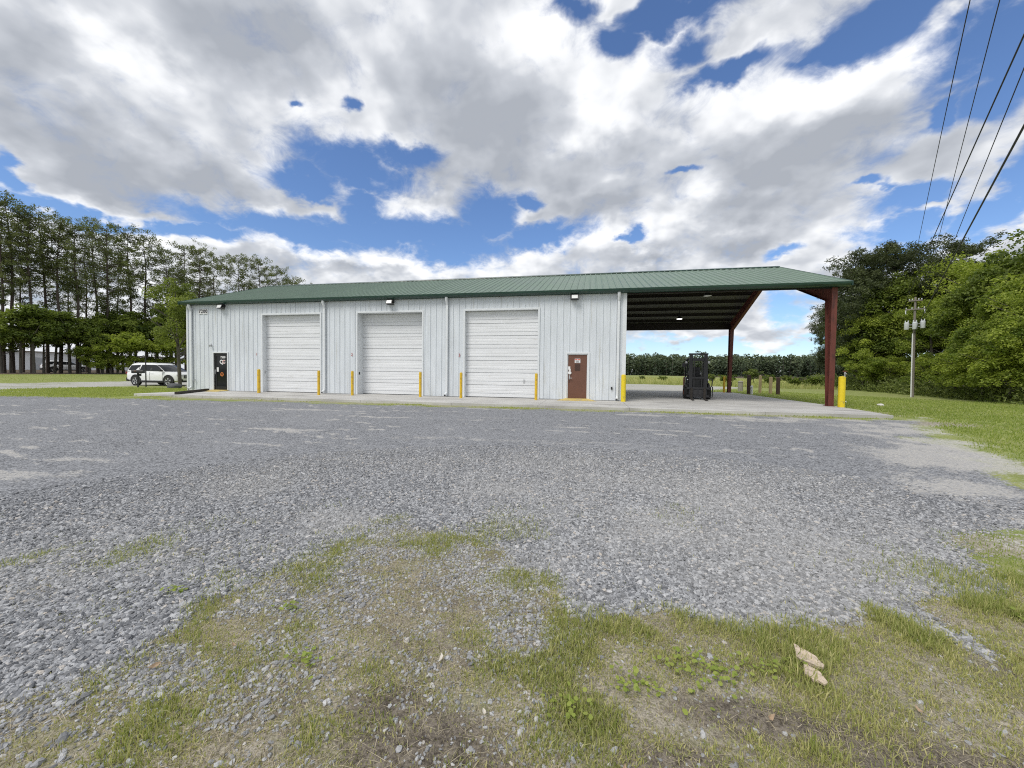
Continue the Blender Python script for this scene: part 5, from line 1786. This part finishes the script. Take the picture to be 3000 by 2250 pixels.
def left_grove():
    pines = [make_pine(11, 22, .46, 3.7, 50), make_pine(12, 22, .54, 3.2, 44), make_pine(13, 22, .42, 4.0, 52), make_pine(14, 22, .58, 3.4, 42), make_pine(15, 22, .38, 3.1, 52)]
    row = [(12, 620), (38, 578), (95, 622), (140, 630), (178, 641), (228, 668), (287, 658), (316, 660), (382, 674), (430, 694), (488, 735), (545, 717), (585, 727), (632, 751), (700, 751), (762, 757), (812, 788), (864, 816)]
    for k, (u, top) in enumerate(row):
        X = -65 + rng.uniform(-2.0, 1.5)
        r_ = ray(u, 1090)
        d = (X - CX) / r_[0]
        p = at_depth(u, 1090, d)
        H = at_depth(u, top, d)[2] - hz(p[0], p[1])
        place(pines[(k * 3 + k // 4) % 5], 'pine_tree', p[0], p[1], 22.4, H, 'tall bare-trunked pine, %s from the left along the front of the grove' % ORD[k], 'pines of the left grove')
    back = [(-10, 720), (68, 740), (205, 760), (255, 740), (345, 760), (515, 800), (610, 820), (735, 835)]
    for k, (u, top) in enumerate(back):
        X = -73 + rng.uniform(-4, 4)
        d = (X - CX) / ray(u, 1090)[0]
        p = at_depth(u, 1090, d)
        H = at_depth(u, top, d)[2] - hz(p[0], p[1])
        place(pines[(k * 2 + 1) % 5], 'pine_tree', p[0], p[1], 22.4, H, 'lower pine behind the front pines, %s from the left of the rear row' % ORD[k], 'pines of the left grove')
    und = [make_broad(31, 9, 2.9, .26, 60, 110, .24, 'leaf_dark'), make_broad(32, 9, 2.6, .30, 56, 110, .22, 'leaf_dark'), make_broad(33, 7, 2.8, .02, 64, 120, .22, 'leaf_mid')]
    lows = [(5, 880), (30, 940), (60, 900), (100, 870), (128, 930), (160, 900), (205, 890), (235, 945), (262, 910), (300, 900), (330, 940), (362, 905), (400, 890), (430, 930), (460, 870), (505, 900), (560, 870), (615, 880)]
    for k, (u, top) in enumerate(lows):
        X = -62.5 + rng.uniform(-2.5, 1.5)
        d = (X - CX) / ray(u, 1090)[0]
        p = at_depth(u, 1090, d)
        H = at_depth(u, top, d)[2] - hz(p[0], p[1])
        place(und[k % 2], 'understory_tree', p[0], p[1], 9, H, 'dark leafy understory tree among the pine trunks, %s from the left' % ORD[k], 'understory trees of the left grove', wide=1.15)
    for k, (u, top, lab) in enumerate(((302, 985, 'bright green bush at the foot of the grove, left of the SUV'), (345, 960, 'bright green bush at the foot of the grove, behind the SUV tailgate'), (398, 975, 'bright green bush at the foot of the grove, behind the SUV roof'), (455, 985, 'bright green bush at the foot of the grove, behind the SUV bonnet'), (265, 1010, 'bright green bush at the foot of the grove, farthest from the SUV'), (325, 1030, 'lowest bright green bush at the foot of the grove'), (505, 980, 'bright green bush at the foot of the grove, beside the pale corner tree'))):
        d = (-59.5 - CX) / ray(u, 1090)[0]
        p = at_depth(u, 1090, d)
        H = at_depth(u, top, d)[2] - hz(p[0], p[1])
        place(und[2], 'bush', p[0], p[1], 7, H, lab, 'bushes at the foot of the left grove', wide=1.3, cat='bush')
    ct = make_broad(41, 8, 2.5, .24, 80, 170, .13, 'leaf_pale', nlimb=14)
    place(ct, 'cypress_tree', -29.5, 4.75, 8, 8.1, 'pale feathery green tree standing at the left corner of the building', None, rz=2.2)


left_grove()


def right_wood():
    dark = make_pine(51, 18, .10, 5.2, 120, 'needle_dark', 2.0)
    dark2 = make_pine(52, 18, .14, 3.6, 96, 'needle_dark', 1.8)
    br = [make_broad(61, 12, 3.9, .05, 130, 200, .19, 'leaf_mid'), make_broad(62, 12, 3.5, .04, 120, 200, .18, 'leaf_mid'), make_broad(63, 12, 4.1, .06, 130, 200, .20, 'leaf_dark'), make_broad(64, 7, 3.0, .0, 90, 180, .17, 'leaf_mid')]

    def spot(u, offs):
        for d in np.arange(14, 90, .25):
            p = at_depth(u, 1095, d)
            if p[0] - float(tree_edge(p[1])) > offs and p[1] > 4: return d, p
        return d, p

    rows = [('P', 2585, 730, 4.0, 'very broad dark pine rising behind the canopy end'), ('Q', 2480, 800, 6.5, 'dark pine partly hidden by the front red column'), ('Q', 2805, 715, 7.0, 'dark pine top showing above the leafy trees on the right'),
            ('Q', 2425, 905, 10., 'slim dark pine with branches showing left of the front red column'),
            (2, 2505, 930, 2.2, 'dark leafy tree just right of the front red column'), (0, 2560, 900, 1.8, 'rounded green tree left of the utility pole'), (1, 2635, 890, 4.4, 'green tree directly behind the utility pole'), (2, 2690, 760, 5.5, 'tall leafy tree behind the utility pole'),
            (1, 2735, 850, 4.2, 'green tree just right of the utility pole'), (0, 2770, 740, 6.0, 'tall leafy tree under the overhead wires'), (2, 2835, 800, 2.2, 'leafy tree on the edge of the wood under the lowest cable'), (1, 2885, 705, 4.5, 'tall leafy tree near the right edge, behind the front trees'),
            (0, 2925, 850, 1.2, 'rounded green tree in front near the right edge'), (2, 2990, 625, 4.0, 'tallest leafy tree at the right edge of the picture'), (1, 3030, 800, 1.0, 'green tree cut by the right edge of the picture'), (0, 3110, 650, 3.0, 'tall leafy tree just outside the right edge'),
            (3, 2530, 1040, .4, 'low bushy tree at the foot of the wood beside the red column'), (3, 2610, 1030, 1.6, 'low bushy tree left of the pole foot'), (3, 2720, 1020, 1.6, 'low bushy tree right of the pole foot'), (3, 2800, 1000, .4, 'low bushy tree midway between pole and right edge'), (3, 2880, 990, .3, 'low bushy tree below the rounded tree on the right'), (3, 2960, 960, .3, 'low bushy tree lowest at the right edge')]
    for kind, u, top, offs, lab in rows:
        d, p = spot(u, offs)
        H = at_depth(u, top, d)[2] - hz(p[0], p[1])
        if kind == 'P': place(dark, 'pine_tree', p[0], p[1], 18.3, H, lab, 'dark pines of the right wood', wide=1.15)
        elif kind == 'Q': place(dark2, 'pine_tree', p[0], p[1], 18.3, H, lab, 'dark pines of the right wood', wide=1.0)
        elif kind == 3: place(br[3], 'bushy_tree', p[0], p[1], 7, H, lab, 'low growth of the right wood', wide=1.25)
        else: place(br[kind], 'leafy_tree', p[0], p[1], 12, H, lab, 'leafy trees of the right wood', wide=1.0 if H > 8 else 1.15)
    # undergrowth along the foot of the wood
    g = np.random.default_rng(77)
    n = 700
    y = g.uniform(3, 62, n)
    x = tree_edge(y) + np.abs(g.normal(0, 1.4, n)) + .1
    C = np.stack([x, y, height(x, y) + g.uniform(.1, 1.7, n) * sstep(x - tree_edge(y), -.4, 1.8)], -1)
    per = 70
    off = g.normal(0, .42, (n, per, 3)) * np.array([1, 1, .6])
    cent = (C[:, None] + off).reshape(-1, 3)
    cent[:, 2] = np.maximum(cent[:, 2], height(cent[:, 0], cent[:, 1]) + .03)
    me = quads(cent, g.normal(0, 1, cent.shape) + np.array([0, 0, .5]), g.uniform(.14, .34, len(cent)), g.uniform(.05, .16, len(cent)), g, np.clip(np.repeat(g.normal(.4, .16, n), per) + g.normal(0, .15, len(cent)), 0, 1), 'undergrowth', M['leaf_shrub'])
    tag(link('undergrowth', me), 'tangle of low plants along the foot of the right wood', 'undergrowth', kind='stuff')


right_wood()


def back_field():
    sh = [make_broad(81, 2.4, 1.5, .0, 34, 60, .20, 'leaf_shrub', (.8, 1.3), nlimb=5), make_broad(82, 1.6, 1.4, .0, 30, 60, .18, 'leaf_dark', (.8, 1.3), nlimb=4)]
    rows = [(2210, 1082, 76, 0, 'largest pale green bush in the field behind the posts'), (2140, 1098, 78, 1, 'dark bush in the field just right of the rear column'), (2265, 1098, 72, 1, 'dark bush in the field behind the tan posts'), (2335, 1105, 62, 1, 'low dark bush in the field right of the post row'),
            (2375, 1104, 60, 1, 'low dark bush in the field nearest the front red column'), (2085, 1096, 74, 0, 'pale bush in the field just right of the forklift'), (1935, 1102, 80, 1, 'low bush in the field left of the forklift'), (1880, 1103, 84, 0, 'pale low bush in the field near the wall corner'),
            (2305, 1100, 80, 0, 'pale bush in the field between post row and front column'), (2025, 1100, 82, 1, 'dark bush in the field seen through the forklift')]
    for u, top, d, k, lab in rows:
        p = at_depth(u, 1110, d)
        H = max(1.0, at_depth(u, top, d)[2] - hz(p[0], p[1]))
        place(sh[k], 'bush', p[0], p[1], (2.4, 1.6)[k], H, lab, 'bushes in the field behind', wide=1.25, cat='bush')
    # rough meadow
    n = 42000
    x = rng.uniform(-20, 75, n)
    y = 38 + 90 * rng.uniform(0, 1, n) ** 1.6
    k = (x < tree_edge(y) + 3) & (sd_poly(x, y, DRIVE) < -.5)
    x, y = x[k], y[k]
    n = len(x)
    blades('meadow', x, y, rng.gamma(5, .075, n) * (.5 + fbm(x * .1, y * .1, 5)), rng.uniform(.03, .10, n), np.clip(rng.beta(2, 2, n) * .8 + .4 * (fbm(x * .08, y * .08, 15) - .4), 0, 1), M['grass'], 'rough meadow in the field behind the building', lean=.35)
    # far wood: one mass
    g = np.random.default_rng(91)
    P, N_, T, S = [], [], [], []
    tr = MB()
    for row in range(6):
        for k in range(150):
            x = g.uniform(-190, 350)
            y = 325 + row * 9 + .06 * x + g.normal(0, 2.5)
            H = 9.5 + 11.0 * float(fbm(np.array([x * .035]), np.array([row * 3.1]), 303)[0]) + g.normal(0, 1.0) + row * .7
            z = hz(x, y)
            tr.cyl((x, y, z - .5), (x, y, z + H * .8), .28, .12, 5, False)
            nq = 170
            tb = g.choice([.22, .34, .5, .72], p=[.35, .35, .2, .1])
            s = np.where(g.uniform(0, 1, nq) < .70, g.uniform(0, 1, nq), g.uniform(-.56, 0, nq))
            r_ = (1.9 + 3.0 * np.sin(np.pi * np.clip(s * .8 + .18, .12, 1))) * np.sqrt(g.uniform(0.15, 1, nq))
            a = g.uniform(0, 6.283, nq)
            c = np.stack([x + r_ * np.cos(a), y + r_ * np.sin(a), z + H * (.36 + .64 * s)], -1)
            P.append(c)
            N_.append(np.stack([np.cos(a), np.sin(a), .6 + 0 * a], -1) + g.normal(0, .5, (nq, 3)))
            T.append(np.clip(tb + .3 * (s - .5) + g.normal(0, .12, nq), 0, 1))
            S.append(g.uniform(.9, 2.1, nq))
    P, N_, T, S = np.concatenate(P), np.concatenate(N_), np.concatenate(T), np.concatenate(S)
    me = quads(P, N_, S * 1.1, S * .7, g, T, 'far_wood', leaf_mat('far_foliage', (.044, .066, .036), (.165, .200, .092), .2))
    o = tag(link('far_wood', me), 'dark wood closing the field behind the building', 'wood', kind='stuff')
    o2 = tr.obj('far_trunks', M['bark_grey'], o, fix=False)
    o2['kind'] = 'stuff'


back_field()
